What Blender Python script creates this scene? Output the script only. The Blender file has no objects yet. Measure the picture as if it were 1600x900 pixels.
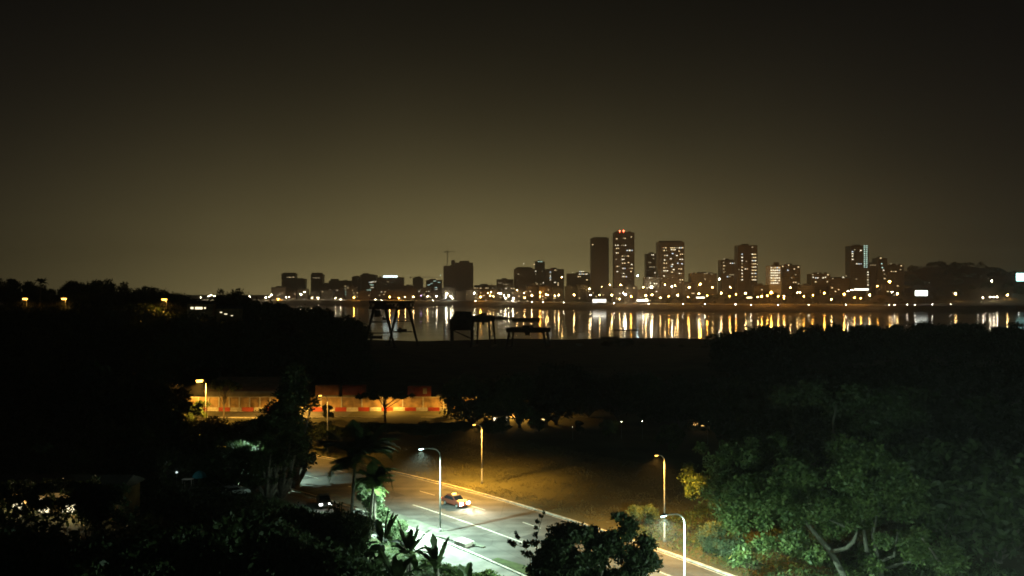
import bpy, math, random
import numpy as np
from mathutils import Vector, Matrix

R = math.radians
scene = bpy.context.scene
col = scene.collection

# ------------------------------------------------------------------ camera, sky, added fill, exposure
CAMZ, F, HOR = 30.0, 1250.0, 455.0
cam = bpy.data.objects.new('camera', bpy.data.cameras.new('camera'))
col.objects.link(cam)
cam.location = (0, 0, CAMZ)
cam.rotation_euler = (R(90.23), 0, 0)
cam.data.sensor_width = 36
cam.data.lens = 36 * F / 1600
cam.data.clip_end = 30000
scene.camera = cam

world = bpy.data.worlds.new('World')
scene.world = world
world.use_nodes = True
nt = world.node_tree
nt.nodes.clear()
def N(t, typ, **kw):
    n = t.nodes.new(typ)
    for k, v in kw.items():
        setattr(n, k, v)
    return n
def M2(t, op, a, b=None, c=None):
    n = t.nodes.new('ShaderNodeMath'); n.operation = op
    for i, v in enumerate((a, b, c)):
        if v is None: continue
        if isinstance(v, (int, float)): n.inputs[i].default_value = v
        else: t.links.new(v, n.inputs[i])
    return n.outputs[0]
SKYGLOW = 1.0
tc = N(nt, 'ShaderNodeTexCoord'); sx = N(nt, 'ShaderNodeSeparateXYZ')
nt.links.new(tc.outputs['Generated'], sx.inputs[0])
elev = M2(nt, 'MAXIMUM', sx.outputs[2], 0.0)
az = M2(nt, 'ARCTAN2', sx.outputs[0], sx.outputs[1])
def glow(az0, sig, fall, power=1.0):
    d = M2(nt, 'DIVIDE', M2(nt, 'SUBTRACT', az, az0), sig)
    g = M2(nt, 'EXPONENT', M2(nt, 'MULTIPLY', M2(nt, 'MULTIPLY', d, d), -0.5))
    e = M2(nt, 'EXPONENT', M2(nt, 'MULTIPLY', M2(nt, 'POWER', M2(nt, 'DIVIDE', elev, fall), power), -1.0))
    return M2(nt, 'MULTIPLY', g, e)
g1 = glow(-0.05, 0.29, 0.088, 1.12)
g2 = glow(-0.02, 0.75, 0.22, 1.5)
def colmul(fac, rgb):
    c = N(nt, 'ShaderNodeCombineXYZ')
    for i in range(3):
        nt.links.new(M2(nt, 'MULTIPLY', fac, rgb[i]), c.inputs[i])
    return c.outputs[0]
def vadd(a, b):
    n = N(nt, 'ShaderNodeVectorMath', operation='ADD')
    nt.links.new(a, n.inputs[0])
    if isinstance(b, tuple): n.inputs[1].default_value = b
    else: nt.links.new(b, n.inputs[1])
    return n.outputs[0]
tot = vadd(colmul(g1, (0.43, 0.345, 0.135)), colmul(g2, (0.0125, 0.0105, 0.0088)))
tot = vadd(tot, (0.0014, 0.0013, 0.0014))
# faint uneven murk in the lit air
nz = N(nt, 'ShaderNodeTexNoise'); nz.inputs['Scale'].default_value = 2.2; nz.inputs['Detail'].default_value = 3
nt.links.new(tc.outputs['Generated'], nz.inputs['Vector'])
murk = M2(nt, 'MULTIPLY_ADD', nz.outputs[0], 0.60, 0.70)
sc_ = N(nt, 'ShaderNodeVectorMath', operation='SCALE')
nt.links.new(tot, sc_.inputs[0]); nt.links.new(murk, sc_.inputs['Scale'])
bg = N(nt, 'ShaderNodeBackground'); bg.inputs[1].default_value = SKYGLOW
nt.links.new(sc_.outputs[0], bg.inputs[0])
sky = N(nt, 'ShaderNodeTexSky', sky_type='NISHITA', sun_disc=False, sun_elevation=R(32), sun_rotation=R(200))
bg2 = N(nt, 'ShaderNodeBackground'); bg2.inputs[1].default_value = 0.00003
nt.links.new(sky.outputs[0], bg2.inputs[0])
ads = N(nt, 'ShaderNodeAddShader'); wo = N(nt, 'ShaderNodeOutputWorld')
nt.links.new(bg.outputs[0], ads.inputs[0]); nt.links.new(bg2.outputs[0], ads.inputs[1])
nt.links.new(ads.outputs[0], wo.inputs[0])

fill_sun = bpy.data.objects.new('moon_light', bpy.data.lights.new('moon_light', 'SUN'))  # added faint fill from behind the camera, standing in for ambient light
fill_sun.data.energy = 0.003; fill_sun.data.angle = R(0.5); fill_sun.data.color = (0.85, 0.92, 1)
fill_sun.rotation_euler = (R(58), 0, R(-20)); col.objects.link(fill_sun)

scene.view_settings.view_transform = 'Standard'
scene.view_settings.look = 'None'
scene.view_settings.exposure = 0.0
scene.view_settings.gamma = 1.0
scene.view_settings.use_curve_mapping = False
scene.render.engine = 'CYCLES'
cy = scene.cycles
cy.use_denoising = True
cy.max_bounces = 5; cy.diffuse_bounces = 2; cy.glossy_bounces = 2; cy.transmission_bounces = 3
cy.transparent_max_bounces = 4; cy.volume_bounces = 0
cy.caustics_reflective = False; cy.caustics_refractive = False
cy.sample_clamp_indirect = 2.0
cy.sample_clamp_direct = 0
cy.filter_width = 1.75
cy.use_light_tree = True
HAZE = True

COOL = (0.66, 1.0, 0.80)
SODIUM = (1.0, 0.50, 0.075)

# ------------------------------------------------------------------ helpers
def W(px, py, Y):
    """a point of the photograph at the distance Y, as a point of the place"""
    return Vector(((px - 800) / F * Y, Y, CAMZ - (py - HOR) / F * Y))
def WX(px, Y): return (px - 800) / F * Y

D_ = (0.69, -0.724); N_ = (0.724, 0.69)
def road(u, off):
    w = 78.2 - 0.002 * (u + 87) ** 2 - off
    return (D_[0] * u + N_[0] * w, D_[1] * u + N_[1] * w)
def road_off(X, Y):
    u = 0.69 * X - 0.724 * Y
    return 78.2 - 0.002 * (u + 87) ** 2 - (0.724 * X + 0.69 * Y), u
def ground(X, Y):
    off, u = road_off(X, Y)
    z = 0.0
    if Y < 165:
        z += max(0.0, off - 23) * 0.20 * max(0.0, min(1.0, (165 - Y) / 40))
        z = min(z, 12.0)
    if off > 23 or off < -8:
        z += 0.18 * math.sin(X * 0.11 + 1.3) * math.sin(Y * 0.09)
    z += 23 * math.exp(-((X + 235) / 105) ** 2 - ((Y - 365) / 75) ** 2)
    z += 6 * math.exp(-((X + 120) / 60) ** 2 - ((Y - 350) / 60) ** 2)
    z += 7 * math.exp(-((X - 150) / 90) ** 2 - ((Y - 300) / 70) ** 2)
    sh = 545 + 12 * math.sin(X * 0.021) + 6 * math.sin(X * 0.067 + 2)
    if Y > sh - 45:
        z -= (Y - sh + 45) * 0.11
    return max(z, -9.0)

def tag(o, label=None, cat=None, group=None, kind=None):
    if label: o['label'] = label
    if cat: o['category'] = cat
    if group: o['group'] = group
    if kind: o['kind'] = kind
    return o
def empty(name, loc=(0, 0, 0), rz=0):
    o = bpy.data.objects.new(name, None); col.objects.link(o)
    o.location = loc; o.rotation_euler = (0, 0, rz); o.empty_display_size = 0.2
    return o
def link(name, me, parent=None, loc=(0, 0, 0)):
    o = bpy.data.objects.new(name, me); col.objects.link(o)
    o.location = loc
    if parent is not None: o.parent = parent
    return o
def copy_tree(src, parent=None):
    c = src.copy(); col.objects.link(c)
    if parent is not None: c.parent = parent
    for ch in list(src.children): copy_tree(ch, c)
    return c

class MB:
    def __init__(s): s.v = []; s.f = []
    def box(s, x0, x1, y0, y1, z0, z1):
        b = len(s.v)
        s.v += [(x0, y0, z0), (x1, y0, z0), (x1, y1, z0), (x0, y1, z0), (x0, y0, z1), (x1, y0, z1), (x1, y1, z1), (x0, y1, z1)]
        s.f += [(b, b+3, b+2, b+1), (b+4, b+5, b+6, b+7), (b, b+1, b+5, b+4), (b+1, b+2, b+6, b+5), (b+2, b+3, b+7, b+6), (b+3, b, b+4, b+7)]
        return s
    def tube(s, pts, rad, n=8):
        pts = [Vector(p) for p in pts]
        if isinstance(rad, (int, float)): rad = [rad] * len(pts)
        rings = []
        up = Vector((0.13, 0.21, 1)).normalized()
        for i, p in enumerate(pts):
            d = (pts[min(i + 1, len(pts) - 1)] - pts[max(i - 1, 0)]).normalized()
            a = d.cross(up)
            if a.length < 0.05: a = d.cross(Vector((1, 0, 0)))
            a.normalize(); b_ = d.cross(a)
            if rings and a.dot(lasta) < 0: a = -a; b_ = -b_
            lasta = a
            base = len(s.v)
            for k in range(n):
                t = 2 * math.pi * k / n
                s.v.append(tuple(p + (a * math.cos(t) + b_ * math.sin(t)) * rad[i]))
            rings.append(base)
        for i in range(len(rings) - 1):
            for k in range(n):
                s.f.append((rings[i] + k, rings[i] + (k + 1) % n, rings[i + 1] + (k + 1) % n, rings[i + 1] + k))
        s.f.append(tuple(rings[0] + k for k in range(n))[::-1]); s.f.append(tuple(rings[-1] + k for k in range(n)))
        return s
    def bar(s, p, q, w):
        return s.tube([p, q], w / 2 * 1.2, 4)
    def poly(s, verts, faces):
        b = len(s.v); s.v += [tuple(v) for v in verts]; s.f += [tuple(i + b for i in f) for f in faces]
        return s
    def lathe(s, prof, n=12, c=(0, 0)):
        b = len(s.v)
        for r, z in prof:
            for k in range(n):
                t = 2 * math.pi * k / n
                s.v.append((c[0] + r * math.cos(t), c[1] + r * math.sin(t), z))
        for i in range(len(prof) - 1):
            for k in range(n):
                s.f.append((b + i*n + k, b + i*n + (k+1) % n, b + (i+1)*n + (k+1) % n, b + (i+1)*n + k))
        s.f.append(tuple(b + k for k in range(n))[::-1]); s.f.append(tuple(b + (len(prof)-1)*n + k for k in range(n)))
        return s
    def mesh(s, name, mat, smooth=False):
        me = bpy.data.meshes.new(name); me.from_pydata(s.v, [], s.f); me.materials.append(mat)
        if smooth: me.shade_smooth()
        me.update(); return me
    def build(s, name, mat, parent=None, loc=(0, 0, 0), smooth=False):
        return link(name, s.mesh(name, mat, smooth), parent, loc)

# ------------------------------------------------------------------ materials
def mat(name, base, rough=0.7, metal=0.0, var=0.0, scale=3.0, bump=0.0, base2=None, spec=0.5, detail=5, objrand=0.0, coords='Object'):
    m = bpy.data.materials.new(name); m.use_nodes = True; t = m.node_tree
    p = t.nodes['Principled BSDF']
    p.inputs['Roughness'].default_value = rough; p.inputs['Metallic'].default_value = metal
    p.inputs['Specular IOR Level'].default_value = spec
    c = N(t, 'ShaderNodeTexCoord'); n = N(t, 'ShaderNodeTexNoise')
    n.inputs['Scale'].default_value = scale; n.inputs['Detail'].default_value = detail
    t.links.new(c.outputs[coords], n.inputs['Vector'])
    mx = N(t, 'ShaderNodeMix', data_type='RGBA')
    b2 = base2 or tuple(x * (1 - var) for x in base)
    mx.inputs['A'].default_value = (*b2, 1); mx.inputs['B'].default_value = (*base, 1)
    rp = N(t, 'ShaderNodeMapRange'); rp.inputs[1].default_value = 0.35; rp.inputs[2].default_value = 0.65
    t.links.new(n.outputs[0], rp.inputs[0]); t.links.new(rp.outputs[0], mx.inputs['Factor'])
    out = mx.outputs['Result']
    if objrand:
        oi = N(t, 'ShaderNodeObjectInfo'); hs = N(t, 'ShaderNodeHueSaturation')
        t.links.new(M2(t, 'MULTIPLY_ADD', oi.outputs['Random'], objrand, 1 - objrand / 2), hs.inputs['Value'])
        t.links.new(out, hs.inputs['Color']); out = hs.outputs[0]
    t.links.new(out, p.inputs['Base Color'])
    if bump:
        b = N(t, 'ShaderNodeBump'); b.inputs['Strength'].default_value = bump; b.inputs['Distance'].default_value = 0.05
        n2 = N(t, 'ShaderNodeTexNoise'); n2.inputs['Scale'].default_value = scale * 6; n2.inputs['Detail'].default_value = 4
        t.links.new(c.outputs[coords], n2.inputs['Vector'])
        t.links.new(n2.outputs[0], b.inputs['Height']); t.links.new(b.outputs[0], p.inputs['Normal'])
    return m
def emat(name, rgb, strength, sample=True):
    m = bpy.data.materials.new(name); m.use_nodes = True; t = m.node_tree
    p = t.nodes['Principled BSDF']
    p.inputs['Base Color'].default_value = (0.3, 0.3, 0.3, 1)
    p.inputs['Emission Color'].default_value = (*rgb, 1); p.inputs['Emission Strength'].default_value = strength
    m.cycles.emission_sampling = 'AUTO' if sample else 'NONE'
    return m
def leafmat(name, c1, c2, rough=0.55, trans=0.3, rnd=0.3):
    m = mat(name, c1, rough, base2=c2, scale=0.9, objrand=rnd, spec=0.35)
    t = m.node_tree; p = t.nodes['Principled BSDF']
    tr = N(t, 'ShaderNodeBsdfTranslucent'); ms = N(t, 'ShaderNodeMixShader'); ms.inputs[0].default_value = trans
    src = p.inputs['Base Color'].links[0].from_socket
    t.links.new(src, tr.inputs[0]); t.links.new(p.outputs[0], ms.inputs[1]); t.links.new(tr.outputs[0], ms.inputs[2])
    t.links.new(ms.outputs[0], t.nodes['Material Output'].inputs[0])
    return m
def facade_mat(name, wall, glass, bayw=3.2, floor=3.6):
    """wall with a grid of unlit window openings"""
    m = bpy.data.materials.new(name); m.use_nodes = True; t = m.node_tree
    p = t.nodes['Principled BSDF']
    c = N(t, 'ShaderNodeTexCoord'); s = N(t, 'ShaderNodeSeparateXYZ'); t.links.new(c.outputs['Object'], s.inputs[0])
    h = M2(t, 'ADD', s.outputs[0], s.outputs[1])
    fx = M2(t, 'FRACT', M2(t, 'DIVIDE', h, bayw)); fz = M2(t, 'FRACT', M2(t, 'DIVIDE', s.outputs[2], floor))
    a = M2(t, 'MULTIPLY', M2(t, 'GREATER_THAN', fx, 0.22), M2(t, 'GREATER_THAN', fz, 0.32))
    n = N(t, 'ShaderNodeTexNoise'); n.inputs['Scale'].default_value = 0.08; t.links.new(c.outputs['Object'], n.inputs['Vector'])
    w = N(t, 'ShaderNodeMix', data_type='RGBA'); w.inputs['A'].default_value = (*[x * 0.7 for x in wall], 1); w.inputs['B'].default_value = (*wall, 1)
    t.links.new(n.outputs[0], w.inputs['Factor'])
    mx = N(t, 'ShaderNodeMix', data_type='RGBA'); mx.inputs['B'].default_value = (*glass, 1)
    t.links.new(w.outputs['Result'], mx.inputs['A']); t.links.new(a, mx.inputs['Factor'])
    t.links.new(mx.outputs['Result'], p.inputs['Base Color'])
    t.links.new(M2(t, 'MULTIPLY_ADD', a, -0.5, 0.8), p.inputs['Roughness'])
    return m

m_asphalt = mat('asphalt', (0.115, 0.110, 0.102), 0.75, scale=0.35, base2=(0.066, 0.064, 0.060), bump=0.4)
t = m_asphalt.node_tree; p = t.nodes['Principled BSDF']; src = p.inputs['Base Color'].links[0].from_socket
c = N(t, 'ShaderNodeTexCoord'); mp_ = N(t, 'ShaderNodeMapping'); mp_.inputs['Rotation'].default_value = (0, 0, R(46.4)); mp_.inputs['Scale'].default_value = (0.06, 0.55, 1)
n_ = N(t, 'ShaderNodeTexNoise'); n_.inputs['Scale'].default_value = 1.0; n_.inputs['Detail'].default_value = 7
t.links.new(c.outputs['Object'], mp_.inputs[0]); t.links.new(mp_.outputs[0], n_.inputs['Vector'])
vo = N(t, 'ShaderNodeTexVoronoi', feature='DISTANCE_TO_EDGE'); vo.inputs['Scale'].default_value = 0.16; t.links.new(c.outputs['Object'], vo.inputs['Vector'])
crk = N(t, 'ShaderNodeMapRange'); crk.inputs[1].default_value = 0.0; crk.inputs[2].default_value = 0.012; crk.inputs[3].default_value = 0.55; crk.inputs[4].default_value = 1.0; t.links.new(vo.outputs['Distance'], crk.inputs[0])
wr = N(t, 'ShaderNodeMapRange'); wr.inputs[1].default_value = 0.3; wr.inputs[2].default_value = 0.7; wr.inputs[3].default_value = 0.55; wr.inputs[4].default_value = 1.25; t.links.new(n_.outputs[0], wr.inputs[0])
hs_ = N(t, 'ShaderNodeHueSaturation'); t.links.new(src, hs_.inputs['Color']); t.links.new(M2(t, 'MULTIPLY', wr.outputs[0], crk.outputs[0]), hs_.inputs['Value']); t.links.new(hs_.outputs[0], p.inputs['Base Color'])
m_paint = mat('road_paint', (0.72, 0.70, 0.64), 0.6, scale=2.5, base2=(0.42, 0.41, 0.38))
m_kerb = mat('kerb_concrete', (0.62, 0.60, 0.54), 0.8, scale=1.2, var=0.45, bump=0.3)
m_conc = mat('concrete', (0.27, 0.265, 0.24), 0.85, scale=0.5, var=0.4, bump=0.3)
m_concdark = mat('paved_strip', (0.13, 0.14, 0.11), 0.9, scale=0.9, var=0.5, bump=0.4)
m_lawn = mat('lawn', (0.055, 0.085, 0.022), 0.9, scale=1.5, var=0.4, bump=0.6)
m_grass = mat('grass_field', (0.085, 0.078, 0.030), 0.95, scale=0.11, base2=(0.035, 0.036, 0.014), bump=0.8, detail=9)
m_ground = m_grass
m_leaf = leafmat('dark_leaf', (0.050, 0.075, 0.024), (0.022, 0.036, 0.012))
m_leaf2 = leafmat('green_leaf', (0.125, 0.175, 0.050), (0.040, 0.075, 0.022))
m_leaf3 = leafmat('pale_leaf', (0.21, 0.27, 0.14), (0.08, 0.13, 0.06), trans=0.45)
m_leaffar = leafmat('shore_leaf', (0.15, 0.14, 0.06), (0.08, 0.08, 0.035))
m_bark = mat('bark', (0.16, 0.14, 0.11), 0.9, scale=2.0, var=0.5, bump=0.6)
m_bark_pale = mat('pale_bark', (0.11, 0.11, 0.08), 0.9, scale=2.0, var=0.4, bump=0.6)
m_steel = mat('galvanised_steel', (0.30, 0.30, 0.29), 0.5, metal=0.35, scale=1.5, var=0.25)
m_polewhite = mat('white_pole_paint', (0.80, 0.79, 0.74), 0.5, scale=3, var=0.15)
m_dsteel = mat('rusty_crane_steel', (0.075, 0.055, 0.042), 0.7, scale=0.6, var=0.5, metal=0.2)
m_black = mat('black_plastic', (0.02, 0.02, 0.02), 0.5)
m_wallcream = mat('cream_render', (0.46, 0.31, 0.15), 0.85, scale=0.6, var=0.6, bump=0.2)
m_red = mat('red_paint', (0.42, 0.05, 0.02), 0.5, scale=1.3, var=0.3)
m_contred = mat('red_container_paint', (0.34, 0.06, 0.03), 0.6, scale=0.5, var=0.5)
m_contorange = mat('orange_container_paint', (0.45, 0.17, 0.05), 0.6, scale=0.5, var=0.45)
m_contgrey = mat('grey_container_paint', (0.30, 0.30, 0.29), 0.6, scale=0.5, var=0.35)
m_whiteplast = mat('white_barrier_plastic', (0.74, 0.70, 0.60), 0.5, scale=.8, var=0.5)
m_glass = mat('dark_glass', (0.015, 0.017, 0.02), 0.08, spec=0.8)
m_rubber = mat('tyre_rubber', (0.02, 0.02, 0.02), 0.85)
m_teal = mat('teal_canvas', (0.03, 0.24, 0.28), 0.8, scale=3, var=0.25)
m_roof = mat('roof_sheet', (0.06, 0.055, 0.05), 0.7, scale=0.8, var=0.35)
m_hull = mat('boat_hull', (0.05, 0.05, 0.05), 0.6, scale=0.8, var=0.4)
m_hullpale = mat('pale_boat_hull', (0.40, 0.42, 0.36), 0.6, scale=0.8, var=0.4)
m_fac = [facade_mat('facade_brown', (0.34, 0.28, 0.20), (0.10, 0.09, 0.07)),
         facade_mat('facade_grey', (0.38, 0.35, 0.29), (0.10, 0.10, 0.09)),
         facade_mat('facade_pale', (0.50, 0.46, 0.37), (0.12, 0.12, 0.10)),
         facade_mat('facade_dark', (0.22, 0.19, 0.14), (0.08, 0.07, 0.06))]
m_faclit = mat('floodlit_render', (0.82, 0.80, 0.74), 0.7, scale=0.1, var=0.15)  # extra pale wall colour standing in for floodlighting
e_win = {'w': emat('window_white', (1.0, 0.90, 0.62), 3.2, False), 'y': emat('window_warm', (1.0, 0.74, 0.36), 2.6, False),
         'v': emat('window_cold', (0.80, 0.95, 1.0), 2.2, False), 'd': emat('window_dim', (1.0, 0.80, 0.45), 0.8, False),
         'g': emat('window_green', (0.66, 1.0, 0.82), 2.2, False), 'r': emat('red_beacon_glass', (1.0, 0.10, 0.04), 25, False)}
e_lamp = {'w': emat('lamp_white_glass', (1.0, 0.84, 0.55), 150), 'y': emat('lamp_warm_glass', (1.0, 0.60, 0.20), 145),
          'o': emat('lamp_orange_glass', (1.0, 0.40, 0.05), 280), 'c': emat('lamp_cool_glass', (0.62, 0.90, 1.0), 110), 'p': emat('lamp_violet_glass', (0.70, 0.45, 1.0), 20)}
e_coollens = emat('cool_street_lens', (0.60, 0.95, 1.0), 14, False)
e_sodlens = emat('sodium_street_lens', (1.0, 0.46, 0.065), 11, False)
e_head = emat('headlight_glass', (1.0, 0.86, 0.58), 260)
e_headfar = emat('distant_headlight_glass', (1.0, 0.90, 0.68), 75, False)
e_tail = emat('tail_light_glass', (1.0, 0.06, 0.02), 6, False)
e_amber = emat('roof_sign_glow', (1.0, 0.62, 0.10), 5, False)
e_panel_w = emat('white_sign_panel', (0.95, 1.0, 0.88), 6.5)
e_panel_c = emat('cyan_sign_panel', (0.45, 1.0, 0.95), 7)
e_housewin = emat('house_window_glow', (1.0, 0.88, 0.55), 1.8, False)

# ------------------------------------------------------------------ ground, roads
xs = np.concatenate([np.arange(-3200, -700, 500), np.arange(-700, -160, 12), np.arange(-160, 160, 2.5), np.arange(160, 700, 12), np.arange(700, 3300, 500)])
ys = np.concatenate([[-2600, -1000, -300, -80], np.arange(-40, 240, 2.5), np.arange(240, 620, 6), [640, 700, 2000, 2900]])
gv = [(float(x), float(y), ground(float(x), float(y))) for y in ys for x in xs]
nx = len(xs)
gf = [(j*nx+i, j*nx+i+1, (j+1)*nx+i+1, (j+1)*nx+i) for j in range(len(ys)-1) for i in range(nx-1)]
me = bpy.data.meshes.new('ground'); me.from_pydata(gv, [], gf); me.materials.append(m_ground); me.shade_smooth()
tag(link('ground', me), 'dark grassy ground of the near bank with a brown field beyond the lit road', 'ground', kind='structure')

def ribbon(u0, u1, o0, o1, z0, z1, du=2.0, taper=None):
    n = max(2, int(abs(u1 - u0) / du) + 1); mb = MB(); v = []
    for i in range(n):
        u = u0 + (u1 - u0) * i / (n - 1)
        a, b = o0, o1
        if taper: a, b = taper(u, a, b)
        p, q = road(u, a), road(u, b)
        v += [(p[0], p[1], z0), (p[0], p[1], z1), (q[0], q[1], z1), (q[0], q[1], z0)]
    f = []
    for i in range(n - 1):
        k = 4 * i
        for a, b in ((0, 1), (1, 2), (2, 3)):
            f.append((k + a, k + b, k + 4 + b, k + 4 + a))
    f.append((0, 1, 2, 3)); f.append((4*n-4, 4*n-1, 4*n-2, 4*n-3))
    mb.poly(v, f); return mb
def sheet(u0, u1, o0, o1, z, du=2.0):
    n = max(2, int(abs(u1 - u0) / du) + 1); v = []
    for i in range(n):
        u = u0 + (u1 - u0) * i / (n - 1); p, q = road(u, o0), road(u, o1)
        v += [(p[0], p[1], z), (q[0], q[1], z)]
    return v, [(2*i, 2*i+1, 2*i+3, 2*i+2) for i in range(n-1)]
mb = MB(); mb.poly(*sheet(-190, 30, 0, 18.0, 0.02)); 
tag(mb.build('road', m_asphalt), 'wide asphalt carriageway curving diagonally under the street lamps', 'road', kind='structure')
mb = MB()
mb.poly(*sheet(-91, 30, 10.6, 10.78, 0.026))
for k in range(12):
    u = -152 + k * 11.1; mb.poly(*sheet(u, u + 3.5, 5.1, 5.25, 0.026, 1.2))
for k in range(4):
    u = -140 + k * 11.1
    mb.poly(*sheet(u, u + 3.5, 10.6, 10.75, 0.026, 1.2))
mb.poly(*sheet(-190, 30, 0.25, 0.40, 0.026))
tag(mb.build('road_markings', m_paint), 'worn white lane lines painted on the wide lamp lit carriageway', 'road markings', kind='structure')
tag(ribbon(-190, 30, -0.35, -0.02, -0.1, 0.16).build('kerb', m_kerb), 'pale kerb along the far edge of the carriageway beside the brown field', 'kerb', kind='structure')
tag(ribbon(-150, -70, 15.2, 17.6, -0.05, 0.17, taper=lambda u, a, b: (a, b - 1.9 * max(0, min(1, (u + 78) / 8)))).build('paved_verge', m_concdark), 'narrow raised strip between the carriageway and the pale kerb', 'verge', kind='structure')
tag(ribbon(-150, 30, 17.7, 18.05, -0.05, 0.22).build('kerb', m_kerb), 'pale kerb along the near edge of the carriageway beside the footpath', 'kerb', kind='structure')
tag(ribbon(-66, -35, 15.0, 17.5, -0.05, 0.19, taper=lambda u, a, b: (a + 1.6 * max(0, min(1, (-58 - u) / 8)), b)).build('lawn', m_lawn), 'small green lawn wedge inside the near kerb', 'lawn', kind='structure')
tag(ribbon(-150, 30, 18.1, 23.4, -0.05, 0.12).build('footpath', m_conc), 'pale concrete footpath at the foot of the planted bank', 'footpath', kind='structure')
dc = W(720, 847, 95.5); 
tag(MB().box(-1.0, 1.0, -.6, .6, -.1, .42).box(-1.12, 1.12, -.72, .72, .422, .52).build('drain_cover', m_kerb, None, (*road(-72.5, 16.6), .02)), 'raised concrete drain cover beside the near kerb', 'drain cover').rotation_euler = (0, 0, R(-46))
mb = MB()
for (u_, o_, l_, w_) in ((-101, 8.2, 5, 1.6), (-84, 12.2, 7, 1.2), (-70, 7.4, 3, 2.2), (-60, 11.8, 6, 1.4), (-95, 1.2, 9, 1.1), (-52, 3.0, 5, 1.8)):
    mb.poly(*sheet(u_, u_ + l_, o_, o_ + w_, 0.0235, 1.0))
tag(mb.build('road_patches', mat('dark_asphalt', (0.055, 0.054, 0.053), .8, var=.3)), 'darker patches in the lamp lit carriageway', 'road patches', kind='structure')  # darker sheets laid over the carriageway
# side road in front of the boundary wall
mb = MB(); mb.box(-130, 70, 190, 199.4, -0.2, 0.03)
tag(mb.build('side_road', m_asphalt), 'side road under orange light in front of the cream boundary wall', 'road', kind='structure')
mb = MB(); mb.box(-130, 70, 189.6, 189.98, -0.2, 0.17)
tag(mb.build('side_road_kerb', m_kerb), 'kerb along the orange lit side road', 'kerb', kind='structure')

# ------------------------------------------------------------------ water
m_water = bpy.data.materials.new('lagoon_water'); m_water.use_nodes = True; t = m_water.node_tree
p = t.nodes['Principled BSDF']
p.inputs['Base Color'].default_value = (0.010, 0.011, 0.008, 1); p.inputs['Roughness'].default_value = 0.115; p.inputs['IOR'].default_value = 1.33
c = N(t, 'ShaderNodeTexCoord'); mp = N(t, 'ShaderNodeMapping'); mp.inputs['Scale'].default_value = (0.05, 0.22, 1)
n1 = N(t, 'ShaderNodeTexNoise'); n1.inputs['Scale'].default_value = 1.0; n1.inputs['Detail'].default_value = 4
t.links.new(c.outputs['Object'], mp.inputs[0]); t.links.new(mp.outputs[0], n1.inputs['Vector'])
mp2 = N(t, 'ShaderNodeMapping'); mp2.inputs['Scale'].default_value = (0.006, 0.02, 1)
n3 = N(t, 'ShaderNodeTexNoise'); n3.inputs['Scale'].default_value = 1.0; n3.inputs['Detail'].default_value = 5
t.links.new(c.outputs['Object'], mp2.inputs[0]); t.links.new(mp2.outputs[0], n3.inputs['Vector'])
mr = N(t, 'ShaderNodeMapRange'); mr.inputs[1].default_value = 0.36; mr.inputs[2].default_value = 0.64; mr.inputs[3].default_value = 0.06; mr.inputs[4].default_value = 0.122
t.links.new(n3.outputs[0], mr.inputs[0]); t.links.new(mr.outputs[0], p.inputs['Roughness'])
b = N(t, 'ShaderNodeBump'); b.inputs['Strength'].default_value = 0.25; b.inputs['Distance'].default_value = 0.05
t.links.new(n1.outputs[0], b.inputs['Height']); t.links.new(b.outputs[0], p.inputs['Normal'])
mb = MB(); mb.poly([(-3200, 470, -5), (3200, 470, -5), (3200, 2800, -5), (-3200, 2800, -5)], [(0, 1, 2, 3)])
tag(mb.build('water', m_water), 'calm lagoon with long streaks of reflected city lights', 'water', kind='structure')

# ------------------------------------------------------------------ far shore
_pxs = [-900, 430, 560, 700, 800, 900, 1000, 1200, 1400, 1600, 2300]
_yys = [474.5, 475.5, 476, 477, 479.5, 482, 484.5, 487, 487, 484, 482]
def Ysh(px): return 35 * F / (float(np.interp(px, _pxs, _yys)) - HOR)
def farz(px, d):
    rise = float(np.interp(px, [980, 1120], [0, 1]))
    return float(np.interp(d, [0, 4, 34, 36, 60, 130, 170, 600, 4000], [-6.5, -4, 4.6, 5, 5.2, 8, 10 + 12 * rise, 16 + 8 * rise, 20 + 8 * rise]))
cols = list(range(-900, 2301, 10)); rows = [0, 4, 12, 24, 34, 36, 60, 90, 130, 170, 260, 400, 600, 800]
v = []
for d in rows:
    for px in cols:
        Y = Ysh(px) + d + (1.5 * math.sin(px * 0.7) if d in (0, 4) else 0); v.append((WX(px, Y), Y, farz(px, d)))
nc = len(cols)
f = [(j*nc+i, j*nc+i+1, (j+1)*nc+i+1, (j+1)*nc+i) for j in range(len(rows)-1) for i in range(nc-1)]
m_bank = mat('far_bank_soil', (0.20, 0.155, 0.075), 0.95, scale=0.05, var=0.5)
mb = MB(); mb.poly(v, f)
tag(mb.build('far_bank', m_bank, smooth=True), 'far shore of the lagoon sloping up to the city', 'shore', kind='structure')
def farstrip(d0, d1, dz0, dz1, px0=-300, px1=2000):
    v = []; cs = list(range(px0, px1 + 1, 10))
    for px in cs:
        for d in (d0, d1):
            Y = Ysh(px) + d
            for dz in (dz0, dz1): v.append((WX(px, Y), Y, farz(px, d) + dz))
    f = []
    for i in range(len(cs) - 1):
        k = 4 * i
        for a, b in ((0, 1), (1, 3), (3, 2)): f.append((k+a, k+b, k+4+b, k+4+a))
    return MB().poly(v, f)
tag(farstrip(37.5, 52, -0.2, 0.3).build('promenade_road', m_asphalt), 'shore road along the far edge of the lagoon', 'road', kind='structure')
o = tag(farstrip(53.0, 54.0, -0.3, 2.2).build('promenade_wall', m_kerb), 'low pale parapet running along the far shore road', 'parapet wall')

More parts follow.
